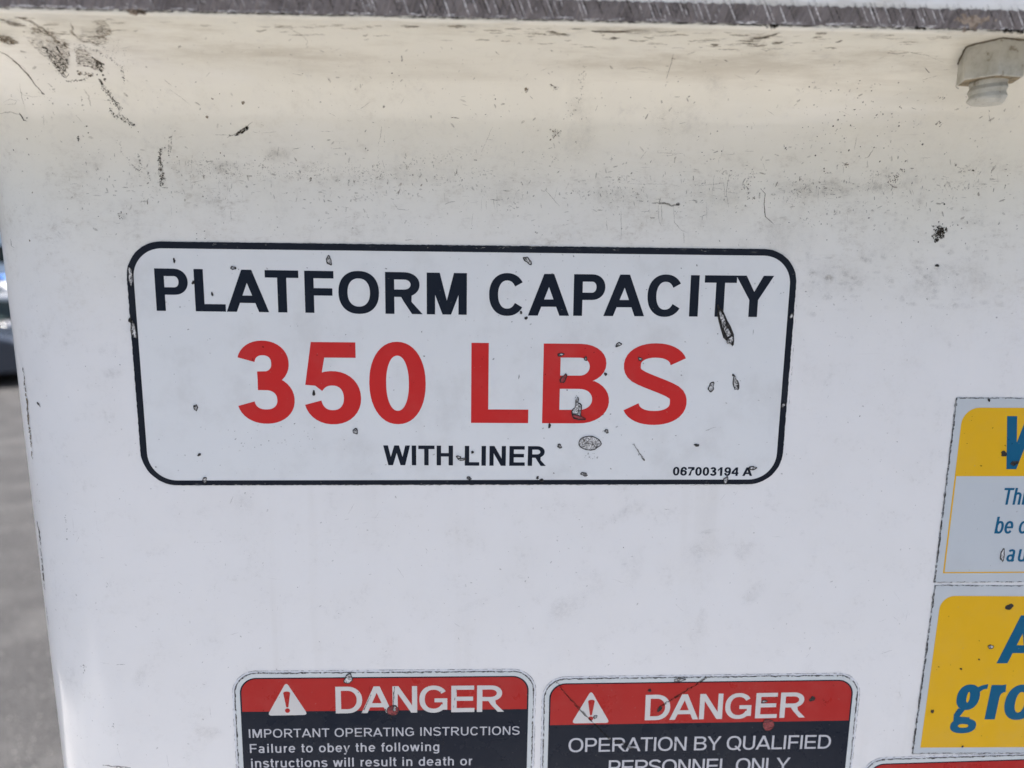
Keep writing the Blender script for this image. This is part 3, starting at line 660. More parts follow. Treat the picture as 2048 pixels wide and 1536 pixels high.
def glyph(ch, tv, th):
    l, w_, r_ = MET[ch]
    if w_ is None: w_ = tv
    X = .735; o = []
    if ch == 'A':
        cx = w_/2; a_ = tv*.55; l_ = tv*1.1; yi = (cx-l_)/(cx-a_)
        xl = lambda y: l_+(cx-a_)*y
        y0, y1 = .215, .215+th
        o = [[[(0, 0), (cx-a_, 1), (cx+a_, 1), (w_, 0), (w_-l_, 0), (w_-xl(y0), y0), (xl(y0), y0), (l_, 0)], [(xl(y1), y1), (cx, yi), (w_-xl(y1), y1)]]]
    elif ch == 'B':
        xs = w_*.55
        out = [(0, 0), (0, 1)] + arc(xs, .755, w_*.94-xs, .245, 90, -62, 2.1, 12) + arc(xs, .285, w_-xs, .285, 62, -90, 2.1, 14)
        o = [[out, bowl(tv, xs*.98, w_*.94-tv*.97, .51+th*.55, 1-th), bowl(tv, xs, w_-tv, th, .51-th*.42)]]
    elif ch in 'CG':
        A_ = arc(w_/2, .5, (w_-tv)/2, .512-th/2, 33, 326 if ch == 'C' else 330, 2.2, 36)
        o = [stroke(A_, tv, th)]
        if ch == 'G': o += [rc(w_-tv*.98, .10, w_-.02, .53), rc(w_*.53, .53-th*.95, w_-.02, .53)]
    elif ch == 'D': o = [[bowl(0, w_*.45, w_, 0, 1), bowl(tv, w_*.45, w_-tv, th, 1-th)]]
    elif ch == 'E': o = [rc(0, 0, tv, 1), rc(tv*.9, 0, w_, th), rc(tv*.9, .43, w_*.94, .43+th), rc(tv*.9, 1-th, w_*.98, 1)]
    elif ch == 'F': o = [rc(0, 0, tv, 1), rc(tv*.9, .415, w_*.95, .415+th), rc(tv*.9, 1-th, w_, 1)]
    elif ch == 'H': o = [rc(0, 0, tv, 1), rc(w_-tv, 0, w_, 1), rc(tv*.9, .45, w_-tv*.9, .45+th)]
    elif ch == 'I': o = [rc(0, 0, tv, 1)]
    elif ch == 'L': o = [rc(0, 0, tv, 1), rc(tv*.9, 0, w_, th)]
    elif ch == 'M':
        cx = w_/2; s = tv*.93
        o = [rc(0, 0, s, 1), rc(w_-s, 0, w_, 1), [[(0, 1), (tv*1.45, 1), (cx+.02, .26), (cx+tv*.48, 0), (cx-tv*.48, 0)]], [[(w_, 1), (w_-tv*1.45, 1), (cx-.02, .26), (cx-tv*.48, 0), (cx+tv*.48, 0)]]]
    elif ch == 'N': o = [rc(0, 0, tv*.95, 1), rc(w_-tv*.95, 0, w_, 1), [[(0, 1), (tv*1.1, 1), (w_, 0), (w_-tv*1.1, 0)]]]
    elif ch in 'OQ':
        o = [ring(0, w_, -.012, 1.012, tv, th)]
        if ch == 'Q': o += [[[(w_*.55, .24), (w_*.55+tv*.6, .32), (w_+.02, -.03), (w_-tv*.6, -.10)]]]
    elif ch in 'PR':
        yb = .385 if ch == 'P' else .41; xs = w_*(.58 if ch == 'P' else .50); xr = w_ if ch == 'P' else w_*.92
        o = [[[(0, 0), (0, 1)]+arc(xs, (1+yb)/2, xr-xs, (1-yb)/2, 90, -90, 2.1, 16)+[(tv, yb), (tv, 0)], bowl(tv, xs, xr-tv, yb+th, 1-th)]]
        if ch == 'R': o += [[[(w_*.42, yb+th*.6), (w_*.42+tv*1.2, yb+th*.6), (w_*.70, yb*.72), (w_, 0), (w_-tv*1.18, 0), (w_*.50, yb*.70), (w_*.40, yb+th*.2)]]]
    elif ch in 'Ss':
        H = 1 if ch == 'S' else X; H2 = H+.024
        yu = H*.735; yd = H*.275; ru = H+.012-yu-th/2; rd = yd+.012-th/2; rx = (w_-tv)/2
        U = arc(w_*.49, yu, rx*.96, ru, 14, 205, 2.2, 20); L_ = arc(w_*.5, yd, rx, rd, 25, -165, 2.2, 20)
        a0, a1 = U[-1], L_[0]; mid = []
        for i in range(1, 8):
            t = i/8; b0 = (a0[0]+.05*w_, a0[1]-.09*H); b1 = (a1[0]-.05*w_, a1[1]+.09*H)
            mid.append(tuple((1-t)**3*a0[k]+3*(1-t)**2*t*b0[k]+3*(1-t)*t*t*b1[k]+t**3*a1[k] for k in (0, 1)))
        o = [stroke(U+mid+L_, tv, th*1.04)]
    elif ch == 'T': o = [rc(w_/2-tv/2, 0, w_/2+tv/2, 1-th*.9), rc(0, 1-th, w_, 1)]
    elif ch == 'U': o = [stroke([(tv/2, 1), (tv/2, .7)]+arc(w_/2, .36, (w_-tv)/2, .372-th/2, 180, 360, 2.3, 20)+[(w_-tv/2, .7), (w_-tv/2, 1)], tv, th)]
    elif ch in 'Ww':
        H = 1 if ch == 'W' else X; h2 = tv*.53; xb = (.272*w_, .728*w_)
        q = lambda xt, xb_: [[(xt-h2, H), (xt+h2, H), (xb_+h2, 0), (xb_-h2, 0)]]
        o = [q(h2, xb[0]), q(w_/2, xb[0]), q(w_/2, xb[1]), q(w_-h2, xb[1])]
    elif ch == 'Y': o = [rc(w_/2-tv/2, 0, w_/2+tv/2, .43), [[(0, 1), (tv*1.18, 1), (w_/2+tv*.5, .41), (w_/2-tv*.5, .41)]], [[(w_, 1), (w_-tv*1.18, 1), (w_/2-tv*.5, .41), (w_/2+tv*.5, .41)]]]
    elif ch == '0': o = [ring(0, w_, -.012, 1.012, tv*.98, th*.95, 2.15)]
    elif ch == '1': o = [rc(w_-tv, 0, w_, 1.01), [[(0, .72), (0, .72-th*1.1), (w_-tv*.9, .80), (w_-tv*.9, .96)]], [[(w_-tv*1.5, .82), (w_-tv*.9, .80), (w_-tv*.6, 1.01), (w_-tv*.82, 1.01)]]]
    elif ch == '3':
        o = [stroke(arc(w_*.475, .735, w_*.445-tv/2, .277-th/2, 168, -80, 2.15, 26)+[(w_*.37, .735-.277+th/2)], tv, th), stroke([(w_*.37, .585-th/2)]+arc(w_*.5, .286, w_*.5-tv/2, .298-th/2, 84, -168, 2.15, 28), tv, th)]
    elif ch == '4': o = [rc(w_*.60, 0, w_*.60+tv*.95, 1), rc(0, .215, w_, .215+th*.95), [[(0, .215), (0, .215+th*1.1), (w_*.60-.01, 1), (w_*.60+tv*.4, 1), (w_*.60+.01, .74), (tv*.95, .36), (tv*.8, .215+th*.3)]]]
    elif ch == '5':
        o = [[[(.15*w_, 1), (.92*w_, 1), (.92*w_, 1-th*1.06), (.375*w_, 1-th*1.06), (.335*w_, .67), (.29*w_, .46), (.03*w_, .475)]], stroke(arc(w_*.5, .315, w_*.5-tv/2, .332-th/2, 145, -167, 2.15, 30), tv, th)]
    elif ch in '69':
        p = [ring(0, w_, -.012, .645, tv*.95, th*.95, 2.15), stroke(arc(w_*.53, .5, w_*.53-tv/2, .512-th/2, 22, 180, 2.15, 20)+[(tv/2, .32)], tv*.95, th)[0:1]]
        o = [[[(w_-a, 1-b) for a, b in c] for c in g] for g in p] if ch == '9' else p
    elif ch == '7': o = [rc(0, 1-th, w_, 1), [[(w_-tv*1.25, 1-th), (w_, 1-th), (w_, 1-th*1.5), (w_*.62, .55), (w_*.46, 0), (w_*.46-tv, 0), (w_*.35, .45)]]]
    elif ch == 'a':
        o = [stroke(arc(w_*.46, X-.20, w_*.41-tv/2, .20-th/2, 160, 0, 2.3, 14)+[(w_*.87-tv/2, .12), (w_*.93-tv/2, 0)], tv, th), ring(0, w_*.86, -.012, .43, tv*.95, th*.9, 2.2)]
    elif ch in 'bdg':
        p = [rc(0, (0 if ch != 'g' else 0), tv, 1), ring(0, w_, -.012, X+.012, tv*.98, th, 2.25)]
        if ch == 'd': p = [rc(w_-tv, 0, w_, 1), ring(0, w_, -.012, X+.012, tv*.98, th, 2.25)]
        if ch == 'g': p = [stroke([(w_-tv/2, X), (w_-tv/2, -.05)]+arc(w_/2, -.06, (w_-tv)/2, .22-th/2, 0, -160, 2.2, 14), tv, th), ring(0, w_, -.012, X+.012, tv*.98, th, 2.25)]
        o = p
    elif ch == 'c': o = [stroke(arc(w_*.52, X/2, w_*.52-tv/2, X/2+.012-th/2, 36, 322, 2.2, 28), tv, th)]
    elif ch == 'e': o = [stroke(arc(w_/2, X/2, (w_-tv)/2, X/2+.012-th/2, 0, 322, 2.2, 30), tv, th), rc(tv*.8, X/2-th*.45, w_-tv*.06, X/2+th*.45)]
    elif ch == 'f': o = [stroke([(w_*.48, 0), (w_*.48, .80)]+arc(w_*.48+.14, .84, .14, .16-th/2, 180, 95, 2.2, 8)+[(w_, 1-th/2)], tv, th), rc(0, X-th, w_, X)]
    elif ch in 'hn': o = [rc(0, 0, tv, 1 if ch == 'h' else X), stroke([(tv*.5, .45)]+arc(w_/2, X-.24, (w_-tv)/2, .252-th/2, 165, 0, 2.3, 16)+[(w_-tv/2, .3), (w_-tv/2, 0)], tv, th)]
    elif ch == 'i': o = [rc(0, 0, tv, X), rc(0, 1-th*1.15, tv, 1)]
    elif ch == 'l': o = [rc(0, 0, tv, 1)]
    elif ch == 'o': o = [ring(0, w_, -.012, X+.012, tv, th, 2.2)]
    elif ch == 'r': o = [rc(0, 0, tv, X), stroke([(tv*.5, .40)]+arc(w_*.98, X-.30, w_*.98-tv/2, .312-th/2, 170, 95, 2.2, 10), tv, th)]
    elif ch == 't': o = [stroke([(w_*.45, .95), (w_*.45, .2)]+arc(w_*.45+.13, .15, .13, .16-th/2, 180, 265, 2.2, 8)+[(w_, th/2)], tv, th), rc(0, X-th, w_, X)]
    elif ch == 'u': o = [rc(w_-tv, 0, w_, X), stroke([(tv/2, X), (tv/2, .45)]+arc(w_/2, .24, (w_-tv)/2, .252-th/2, 180, 345, 2.3, 16), tv, th)]
    elif ch == 'y': o = [[[(0, X), (tv*1.08, X), (w_/2+tv*.5, 0), (w_/2-tv*.5, 0)]], [[(w_, X), (w_-tv*1.08, X), (w_/2-tv*.2, -.06), (w_*.36, -.28), (w_*.08, -.28), (w_*.08, -.28+th), (w_*.30, -.16), (w_/2-tv*.45, 0)]]]
    elif ch == 'G2':     # two-storey g
        o = [ring(.02, w_*.80, .20, X+.01, tv*.95, th, 2.2), ring(0, w_*.88, -.30, .02, tv*.75, th*.75, 2.3), [[(.10, .24), (.26, .20), (.17, .06), (.60*w_, .045), (.62*w_, -.02), (.05, -.03), (.03, .10)]], [[(w_*.62, X-.06), (w_*.74, X-.17), (w_*.86, X-.10), (w_, X-.08), (w_, X+.02), (w_*.80, X-.01)]]]
    return l, w_, r_, o

def decal_mesh(name, mat, parent, groups, d0, label=None, step=.0000015):
    """groups of [outline, holes...] in wall coordinates -> one flat printed mesh lying d0 in front of the wall"""
    v = []; f = []
    for gi, g in enumerate(groups):
        d = d0 + step*(gi % 12)
        loops = [[Vector((x, z, 0)) for x, z in lp] for lp in g]
        tri = tessellate_polygon(loops); base = len(v)
        for lp in g: v += [(x, -d, z) for x, z in lp]
        for a_, b_, c_ in tri:
            p = [v[base+i] for i in (a_, b_, c_)]
            cr = (p[1][0]-p[0][0])*(p[2][2]-p[0][2])-(p[1][2]-p[0][2])*(p[2][0]-p[0][0])
            if abs(cr) < 1e-13: continue
            f.append((base+a_, base+b_, base+c_) if cr > 0 else (base+a_, base+c_, base+b_))
    return mesh_obj(name, v, f, mat, parent, label=label)
def lettering(parent, s, p0, p1, cap, tv, th, mat, d, sx=1., label=None, shear=0., kern=None, glyphs=None):
    """p0, p1: pixel ends of the baseline (converted to wall points); cap: cap height in pixels there"""
    a_, b_ = Vector(wp(*p0)), Vector(wp(*p1)); u = (b_-a_); W_ = u.length; u.normalize(); n = Vector((-u[1], u[0]))
    mid = ((p0[0]+p1[0])/2, (p0[1]+p1[1])/2)
    c = (Vector(wp(mid[0], mid[1]-cap))-Vector(wp(*mid))).dot(n)
    chars = glyphs or list(s); G = [glyph(q, tv/sx, th) if q != ' ' else (0, MET[' '][1], 0, []) for q in chars]
    x = -G[0][0]; xs = []
    for i, (l, w_, r_, o) in enumerate(G):
        if i and kern and chars[i-1]+chars[i] in kern: x += kern[chars[i-1]+chars[i]]
        xs.append(x+l); x += l+w_+r_
    nat = (x-G[-1][2])*sx*c
    tr = (W_-nat)/max(1, len(G)-1) if len(G) > 1 else 0
    groups = []
    for i, (l, w_, r_, o) in enumerate(G):
        for g in o:
            groups.append([[tuple(a_+u*((xs[i]+px)*sx*c+tr*i+shear*py*c)+n*(py*c)) for px, py in lp] for lp in g])
    return decal_mesh('lettering', mat, parent, groups, d, label or ('lettering reading '+s))
def rrect(x0, x1, z0, z1, r, n=10, rr=None):
    """rounded rectangle in wall coordinates"""
    p = []; rs = rr or (r, r, r, r)      # bl, br, tr, tl
    for (cx, cz, a0, q) in ((x0+rs[0], z0+rs[0], 180, rs[0]), (x1-rs[1], z0+rs[1], 270, rs[1]), (x1-rs[2], z1-rs[2], 0, rs[2]), (x0+rs[3], z1-rs[3], 90, rs[3])):
        for k in range(n+1):
            t = R(a0+90*k/n); p.append((cx+q*math.cos(t), cz+q*math.sin(t)))
        if q < 1e-6: p = p[:-n]
    return p
class Frame:   # a slightly turned rectangle on the wall
    def __init__(s, tl, tr, bl):
        s.o = Vector(wp(*tl)); a_ = Vector(wp(*tr)); b_ = Vector(wp(*bl))
        s.u = (a_-s.o); s.W = s.u.length; s.u.normalize(); s.n = Vector((-s.u[1], s.u[0])); s.H = -(b_-s.o).dot(s.n)
    def w(s, pts): return [tuple(s.o+s.u*x+s.n*z) for x, z in pts]     # x right, z up (negative inside)
def film(name, mat, parent, outline, d0, d1, label=None):
    """thin sheet with real thickness"""
    n = len(outline); v = [(x, -d1, z) for x, z in outline]+[(x, -d0, z) for x, z in outline]
    f = [tuple(range(n))]+[(i, i+n, (i+1) % n+n, (i+1) % n) for i in range(n)]
    return mesh_obj(name, v, f, mat, parent, label=label)
PX = D/FPX   # about one photo pixel on the wall, in metres

# --- chips torn into a decal
def chip(parent, px, py, wd, ht, ang=0, kind='pale', d=.00030, rim=2.1, irr=.34, name='chip'):
    q = Vector(wp(px, py)); k = (Vector(wp(px+10, py))-q).length/10
    n = 18; v = []; ca, sa = math.cos(R(ang)), math.sin(R(ang))
    ph = [rnd.uniform(0, 6.28) for _ in range(3)]
    def rad(t): return 1+irr*(.5*math.sin(2*t+ph[0])+.35*math.sin(3*t+ph[1])+.3*math.sin(5*t+ph[2]))+rnd.uniform(-.06, .06)
    rr = [rad(2*math.pi*i/n) for i in range(n)]
    a_, b_ = wd/2, ht/2; m = min(a_, b_); ri = min(rim, m*.6)
    for f_, dd in (((1, 1), .0), ((1-.5*ri/a_, 1-.5*ri/b_), .00022), ((1-ri/a_, 1-ri/b_), .00006), ((.45*(1-ri/a_), .45*(1-ri/b_)), .00012)):
        for i in range(n):
            t = 2*math.pi*i/n; x = a_*f_[0]*rr[i]*math.cos(t); z = b_*f_[1]*rr[i]*math.sin(t)
            j = rnd.uniform(0, .00003)
            v.append((q[0]+(x*ca-z*sa)*k, -(d+dd+j), q[1]+(x*sa+z*ca)*k))
    v.append((q[0], -(d+.00012), q[1])); f = []; fm = []
    for L_ in range(3):
        for i in range(n):
            j = (i+1) % n; f.append((L_*n+i, (L_+1)*n+i, (L_+1)*n+j, L_*n+j)); fm.append(0 if L_ < 2 else 1)
    for i in range(n): f.append((3*n+i, 4*n, 3*n+(i+1) % n)); fm.append(1)
    inner = {'pale': MAT['chip'], 'red': MAT['chip_red'], 'dark': MAT['chip_dark']}[kind]
    return mesh_obj(name, v, f, None, parent, mats=[MAT['chip_dark'], inner], fmat=fm)
def edge_dirt(parent, pts_px, wd, st, name='dirty_edge', gap=.12, jit=.8, d=.00036, label=None, mat='dirt_dark', closed=False):
    """grime caught along the cut edge of a film"""
    P = []
    for (x0, y0), (x1, y1) in zip(pts_px, pts_px[1:]):
        L = math.hypot(x1-x0, y1-y0); n = max(1, int(L/5))
        for i in range(n): P.append((x0+(x1-x0)*i/n+rnd.uniform(-jit, jit), y0+(y1-y0)*i/n+rnd.uniform(-jit, jit)))
    P.append(pts_px[-1]); v = []; f = []; sv = []; prev = None
    for i in range(len(P)):
        a_, b_ = P[max(0, i-1)], P[min(len(P)-1, i+1)]; L = math.hypot(b_[0]-a_[0], b_[1]-a_[1]) or 1
        nx, ny = -(b_[1]-a_[1])/L, (b_[0]-a_[0])/L; w_ = wd*.5*rnd.choice((.5, .7, 1, 1, 1.5))
        p, q = wp(P[i][0]+nx*w_, P[i][1]+ny*w_), wp(P[i][0]-nx*w_, P[i][1]-ny*w_)
        cur = ((p[0], -d, p[1]), (q[0], -d, q[1]))
        if prev and rnd.random() > gap:
            n = len(v); v += [prev[0], prev[1], cur[1], cur[0]]; f.append((n, n+1, n+2, n+3)); sv += [st*rnd.uniform(.6, 1.05)]*4
        prev = cur
    return (v, f, sv)
def dirt_obj(parent, parts, name, mat, label=None):
    b = MB()
    for v, f, s in parts: b.add(v, f, s)
    return mesh_obj(name, b.v, b.f, MAT[mat], parent, strength=b.s, label=label)
def to_px(x, z):     # wall point -> photo pixel (only to run dirt lines along outlines)
    d = Vector((x, 0, z))-CAM; k = FPX/d.dot(fw); return (1024+d.dot(rt)*k, 768-d.dot(up)*k)

# ============================================================ DECAL: PLATFORM CAPACITY
F = Frame((248.5, 482), (1597.5, 499), (273, 970.5))
cx = F.o+F.u*F.W/2-F.n*F.H/2
cap = empty('capacity_decal', (cx[0], -.0001, cx[1]), 'large white decal with black rounded border reading PLATFORM CAPACITY 350 LBS WITH LINER', 'decal')
RO = 70*PX; bw = 13.0*PX
out = F.w(rrect(0, F.W, -F.H, 0, RO, 14)); inn = F.w(rrect(bw, F.W-bw, -F.H+bw*.8, -bw, RO-bw, 14))
film('backing_film', MAT['white'], cap, F.w(rrect(.0003, F.W-.0003, -F.H+.0003, -.0003, RO, 14)), .00002, .00020)
# border with a very slightly ragged outer edge
ro = []
for i in range(len(out)):
    a_, b_ = Vector(out[i]), Vector(out[(i+1) % len(out)]); L = (b_-a_).length; n = max(1, int(L/(4*PX)))
    for k in range(n):
        p = a_+(b_-a_)*k/n; c_ = Vector((cx[0], cx[1])); ro.append(tuple(p+(p-c_).normalized()*rnd.uniform(-.5, .6)*PX))
decal_mesh('border', MAT['black'], cap, [[ro, inn]], .00023, 'black rounded border line')
TV, TH = .216, .176
KB = {'LA': -.02, 'AT': -.06, 'PA': -.08, 'TY': -.02, 'AC': -.02}
lettering(cap, 'PLATFORM', (314, 621.5), (933.5, 629.5), 84, TV, TH, MAT['letter_black'], .00023, 1.0, kern={'AT': -.09, 'LA': .0, 'TF': .02})
lettering(cap, 'CAPACITY', (978, 630.5), (1542, 634), 83, TV, TH, MAT['letter_black'], .00023, 1.0, kern={'PA': -.09, 'TY': -.05})
lettering(cap, '350', (477, 845), (852, 846.5), 161.5, .209, .178, MAT['red'], .00023, 1.04)
lettering(cap, 'LBS', (942, 845.5), (1370.5, 847.5), 159, .212, .172, MAT['red'], .00023, 1.0)
lettering(cap, 'WITH', (767, 930), (906, 930.5), 39.5, TV, TH, MAT['letter_black'], .00023, 1.0)
lettering(cap, 'LINER', (929.5, 931), (1091.5, 931.5), 39.5, TV, TH, MAT['letter_black'], .00023, 1.0)
lettering(cap, '067003194', (1345, 950.5), (1476, 951.5), 17, .26, .20, MAT['letter_black'], .00023, 1.14)
lettering(cap, 'A', (1484, 951.5), (1502, 951.5), 17, .26, .20, MAT['letter_black'], .00023, 1.14)
for a_ in ((349, 521, 5, 9, 0), (467, 536, 11, 8, 0), (658, 521, 12, 18, 25), (387, 565, 6, 8, 0), (425, 588, 4, 9, 0), (392, 815, 8, 15, 0), (628, 786, 5, 14, 0), (711, 862, 12.5, 11, 0), (399, 909, 9, 5, 20), (410, 960, 10, 13, -15),
           (1055, 521, 19, 11, -38), (1042, 625, 5, 6, 0), (1052, 636, 6, 7, 0), (1237, 689, 12, 9, 10), (1121, 709, 13, 8, 0), (1171, 717, 8, 8, 0), (1280, 718, 9, 8, 20), (1211, 748, 7, 6, 0),
           (1099, 851, 6, 9, 0), (1213, 862, 8, 9, 0), (1119, 892, 10, 8.5, -20), (1393, 890, 10, 6.5, 0), (1168, 948, 14, 8.5, -8), (938, 956, 10, 7, 0), (1075, 955, 6, 6, 0), (1083, 960, 9, 6, 0),
           (1504, 936, 16, 9, 15), (1451, 960, 11, 14, -20), (1566, 810, 9, 11, 0), (1422, 774, 13, 19, -15), (1471, 767, 12, 28, 8), (1466, 750, 5, 5, 0), (1582, 632, 9, 11, 0), (917, 914, 9, 8, 0), (924, 918, 14, 7, 10), (945, 904, 7, 5, 20), (712, 549, 0, 0, 0)):
    if a_[2]: chip(cap, *a_, kind='pale' if min(a_[2], a_[3]) > 6.5 else 'dark', rim=2.1)
chip(cap, 1179, 886, 48, 29, -4, rim=1.8, irr=.12); chip(cap, 1127, 757, 10, 24, -28, 'red'); chip(cap, 1154, 822, 20, 32, 0, 'pale', rim=2.2); chip(cap, 1156, 834, 26, 11, -12, 'red', d=.00042); chip(cap, 1154, 802, 7, 16, 0, 'pale', d=.00044, rim=1.2)
chip(cap, 1451, 655, 19, 84, 21, 'dark', rim=2.4, irr=.3); chip(cap, 1444, 638, 12, 30, 17, 'pale', d=.00052, rim=1.2, irr=.45); chip(cap, 1453, 662, 12, 26, 24, 'pale', d=.00053, rim=1.2, irr=.45); chip(cap, 1460, 680, 14, 15, 30, 'pale', d=.00054, rim=1.2, irr=.4); chip(cap, 1437, 622, 6, 26, 14, 'dark', d=.00040)
chip(cap, 262, 553, 11, 36, 5, 'pale', rim=1.6, irr=.35); chip(cap, 268, 660, 10, 42, 2, 'pale', rim=1.8); chip(cap, 261, 640, 6, 12, 0, 'dark', d=.0004)
sp_ = []
dm = Marks()
sp_ += [edge_dirt(cap, [(1266, 887), (1272, 895), (1278, 905), (1289, 921)], 3, .9, d=.00034), edge_dirt(cap, [(1038, 748), (1037, 758)], 1.2, .8, d=.00034), edge_dirt(cap, [(627, 769), (629, 776)], 3, .9, d=.00034), edge_dirt(cap, [(718, 801), (729, 802)], 1.4, .9, d=.00034),
        edge_dirt(cap, [(1507, 658), (1505, 670)], 1.1, .6, d=.00034), edge_dirt(cap, [(1410, 861), (1422, 856), (1432, 854)], 1.2, .4, d=.00034), edge_dirt(cap, [(643, 948), (650, 945)], 1.6, .8, d=.00034), edge_dirt(cap, [(1150, 795), (1153, 790)], 1.2, .9, d=.00034)]
def specks(n, x0, x1, y0, y1, d=.00034, r0=.5, r1=1.7, st=.7):
    v = []; f = []; s = []
    for _ in range(n):
        q = Vector(wp(rnd.uniform(x0, x1), rnd.uniform(y0, y1))); r_ = (r0+(r1-r0)*rnd.random()**3)*PX; k = len(v); e = rnd.uniform(1, 2); t0 = rnd.uniform(0, 3)
        for i in range(5):
            t = 2*math.pi*i/5; a_ = r_*e*math.cos(t); b_ = r_*math.sin(t)
            v.append((q[0]+a_*math.cos(t0)-b_*math.sin(t0), -d, q[1]+a_*math.sin(t0)+b_*math.cos(t0)))
        f.append(tuple(range(k, k+5))); s += [st*rnd.uniform(.3, 1)]*5
    return v, f, s
sp_.append(specks(230, 290, 1570, 505, 955)); sp_.append(specks(40, 460, 640, 850, 900, r1=1.4)); sp_.append(specks(22, 1168, 1195, 903, 918, r1=1.8)); sp_.append(specks(70, 900, 1560, 505, 640, r1=1.6, st=.5))
dirt_obj(cap, sp_, 'specks', 'dirt_dark', 'dark specks and nicks on the white film')['kind'] = 'stuff'
wl = [edge_dirt(cap, [(360+i*30, 969.2+rnd.uniform(-1, 1)), (360+i*30+rnd.uniform(10, 30), 969.4+rnd.uniform(-1, 1))], 1.0, rnd.uniform(.15, .6), d=.00026, gap=.3) for i in range(38)]
wl += [edge_dirt(cap, [(1594-i*.075*9.5, 600+i*9.5), (1593-i*.075*9.5, 608+i*9.5)], 1.2, rnd.uniform(.05, .35), d=.00026, gap=.5) for i in range(22)]
wl += [edge_dirt(cap, [(x, 487+(x-330)*.0138+rnd.uniform(-3, 2)), (x+rnd.uniform(3, 14), 487+(x-330)*.0138+rnd.uniform(-3, 2))], 1.0, rnd.uniform(.1, .45), d=.00026, gap=.4) for x in [rnd.uniform(325, 1500) for _ in range(46)]]
dirt_obj(cap, wl, 'border_wear', 'scratch_light', 'pale worn flecks in the black border')['kind'] = 'stuff'

# ============================================================ DANGER DECALS
def triangle(parent, ap, bl, brr, mat_w, mat_r, d):
    A_, B_, C_ = (Vector(wp(*q)) for q in (ap, bl, brr)); ctr = (A_+B_+C_)/3
    L = (C_-B_).length; r_ = L*.075; P = []
    vs_ = [A_+Vector((0, .0006)), B_, C_]
    for i in range(3):
        p = vs_[i]; a_ = (vs_[i-1]-p).normalized(); b_ = (vs_[(i+1) % 3]-p).normalized(); q = r_*1.6
        s, e = p+a_*q, p+b_*q
        for k in range(9):
            t = k/8; P.append(tuple(s*(1-t)**2+p*2*t*(1-t)+e*t*t))
    decal_mesh('warning_triangle', mat_w, parent, [[P]], d, 'white warning triangle with an exclamation mark')
    u = (C_-B_).normalized(); n = Vector((-u[1], u[0])); H = (A_-B_).dot(n); b = (B_+C_)/2
    w1, w2 = L*.085, L*.028
    top = arc(0, .70*H, w1, .05*H, 0, 180, 2, 10); body = top+[(-w2, .27*H)]+arc(0, .27*H, w2, .02*H, 180, 360, 2, 4)+[(w2, .27*H)]
    dot = arc(0, .15*H, L*.062, L*.062, 0, 360, 2, 18)[:-1]
    decal_mesh('exclamation_mark', mat_r, parent, [[[tuple(b+u*x+n*z) for x, z in body]], [[tuple(b+u*x+n*z) for x, z in dot]]], d+.00002)
def danger(label, tl, tr, Hm, red_h, name='danger_decal', lines=(), dang=None, tri=None, px_pts=None, rad=36):
    F = Frame(tl, tr, (tl[0], tl[1]+100)); Hh = Hm
    c = F.o+F.u*F.W/2-F.n*Hh/2
    e = empty(name, (c[0], -.0001, c[1]), label, 'decal')
    m1 = 16*PX; r_ = rad*PX
    film('clear_overlay', MAT['laminate'], e, F.w(rrect(-m1, F.W+m1, -Hh-m1, m1, r_+m1)), .00002, .00010, 'clear film margin around the decal')
    m2 = 10.5*PX
    film('backing_film', MAT['white_small'], e, F.w(rrect(-m2, F.W+m2, -Hh-m2, m2, r_+m2)), .00010, .00020)
    decal_mesh('black_panel', MAT['danger_black'], e, [[F.w(rrect(0, F.W, -Hh, 0, r_))]], .00023)
    b = 2.6*PX
    decal_mesh('red_header', MAT['danger_red'], e, [[F.w(rrect(b*1.3, F.W-b*1.3, -red_h, -b, 0, 10, (0, 0, r_-b, r_-b)))]], .00025)
    parts = []
    for off, wd, st in ((m2, 2.1, .95), (m2*1.12, 1.2, .5), (m1, 1.0, .6)):
        rr_ = rrect(-off, F.W+off, -Hh-off, off, r_+off, 10); q = [to_px(*p) for p in F.w(rr_+rr_[:1])]
        q = [p for p in q]
        for a_, b2 in zip(q, q[1:]):
            if min(a_[1], b2[1]) > 1560 and max(a_[1], b2[1]) > 1900: 
                if a_[1] > 1600 and b2[1] > 1600: continue
            parts.append(edge_dirt(e, [a_, b2], wd, st, gap=.10 if wd > 1.5 else .35, jit=.9 if wd > 1.5 else .5, d=.00022))
    dirt_obj(e, parts, 'dirty_edge', 'dirt_dark', 'dark grime caught along the edge of the film')
    return e, F
d1, F1 = danger('left of two DANGER decals side by side, reading IMPORTANT OPERATING INSTRUCTIONS', (478.5, 1355.5), (1058, 1351), .125, 80*PX)
triangle(d1, (572.7, 1366), (535, 1430.5), (616.5, 1429), MAT['letter_white'], MAT['danger_red'], .00028)
lettering(d1, 'DANGER', (672, 1426), (1008, 1422.5), 53, .185, .155, MAT['letter_white'], .00028, 1.05)
lettering(d1, 'IMPORTANT OPERATING INSTRUCTIONS', (498.5, 1474.8), (1039, 1468.5), 17, .15, .13, MAT['small_white'], .00028, 1.0)
lettering(d1, 'Failure to obey the following', (500.5, 1505), (878.5, 1501), 17.6, .155, .135, MAT['small_white'], .00028, 1.0)
lettering(d1, 'instructions will result in death or', (503, 1534.5), (945, 1529.5), 17.8, .155, .135, MAT['small_white'], .00028, 1.0)
d2, F2 = danger('right of two DANGER decals side by side, reading OPERATION BY QUALIFIED PERSONNEL ONLY', (1099, 1366.5), (1708, 1358.5), .125, 101*PX)
triangle(d2, (1182, 1383), (1142.5, 1446), (1219.5, 1445), MAT['letter_white'], MAT['danger_red'], .00028)
lettering(d2, 'DANGER', (1289, 1439.8), (1609, 1434), 50.5, .185, .155, MAT['letter_white'], .00028, 1.05)
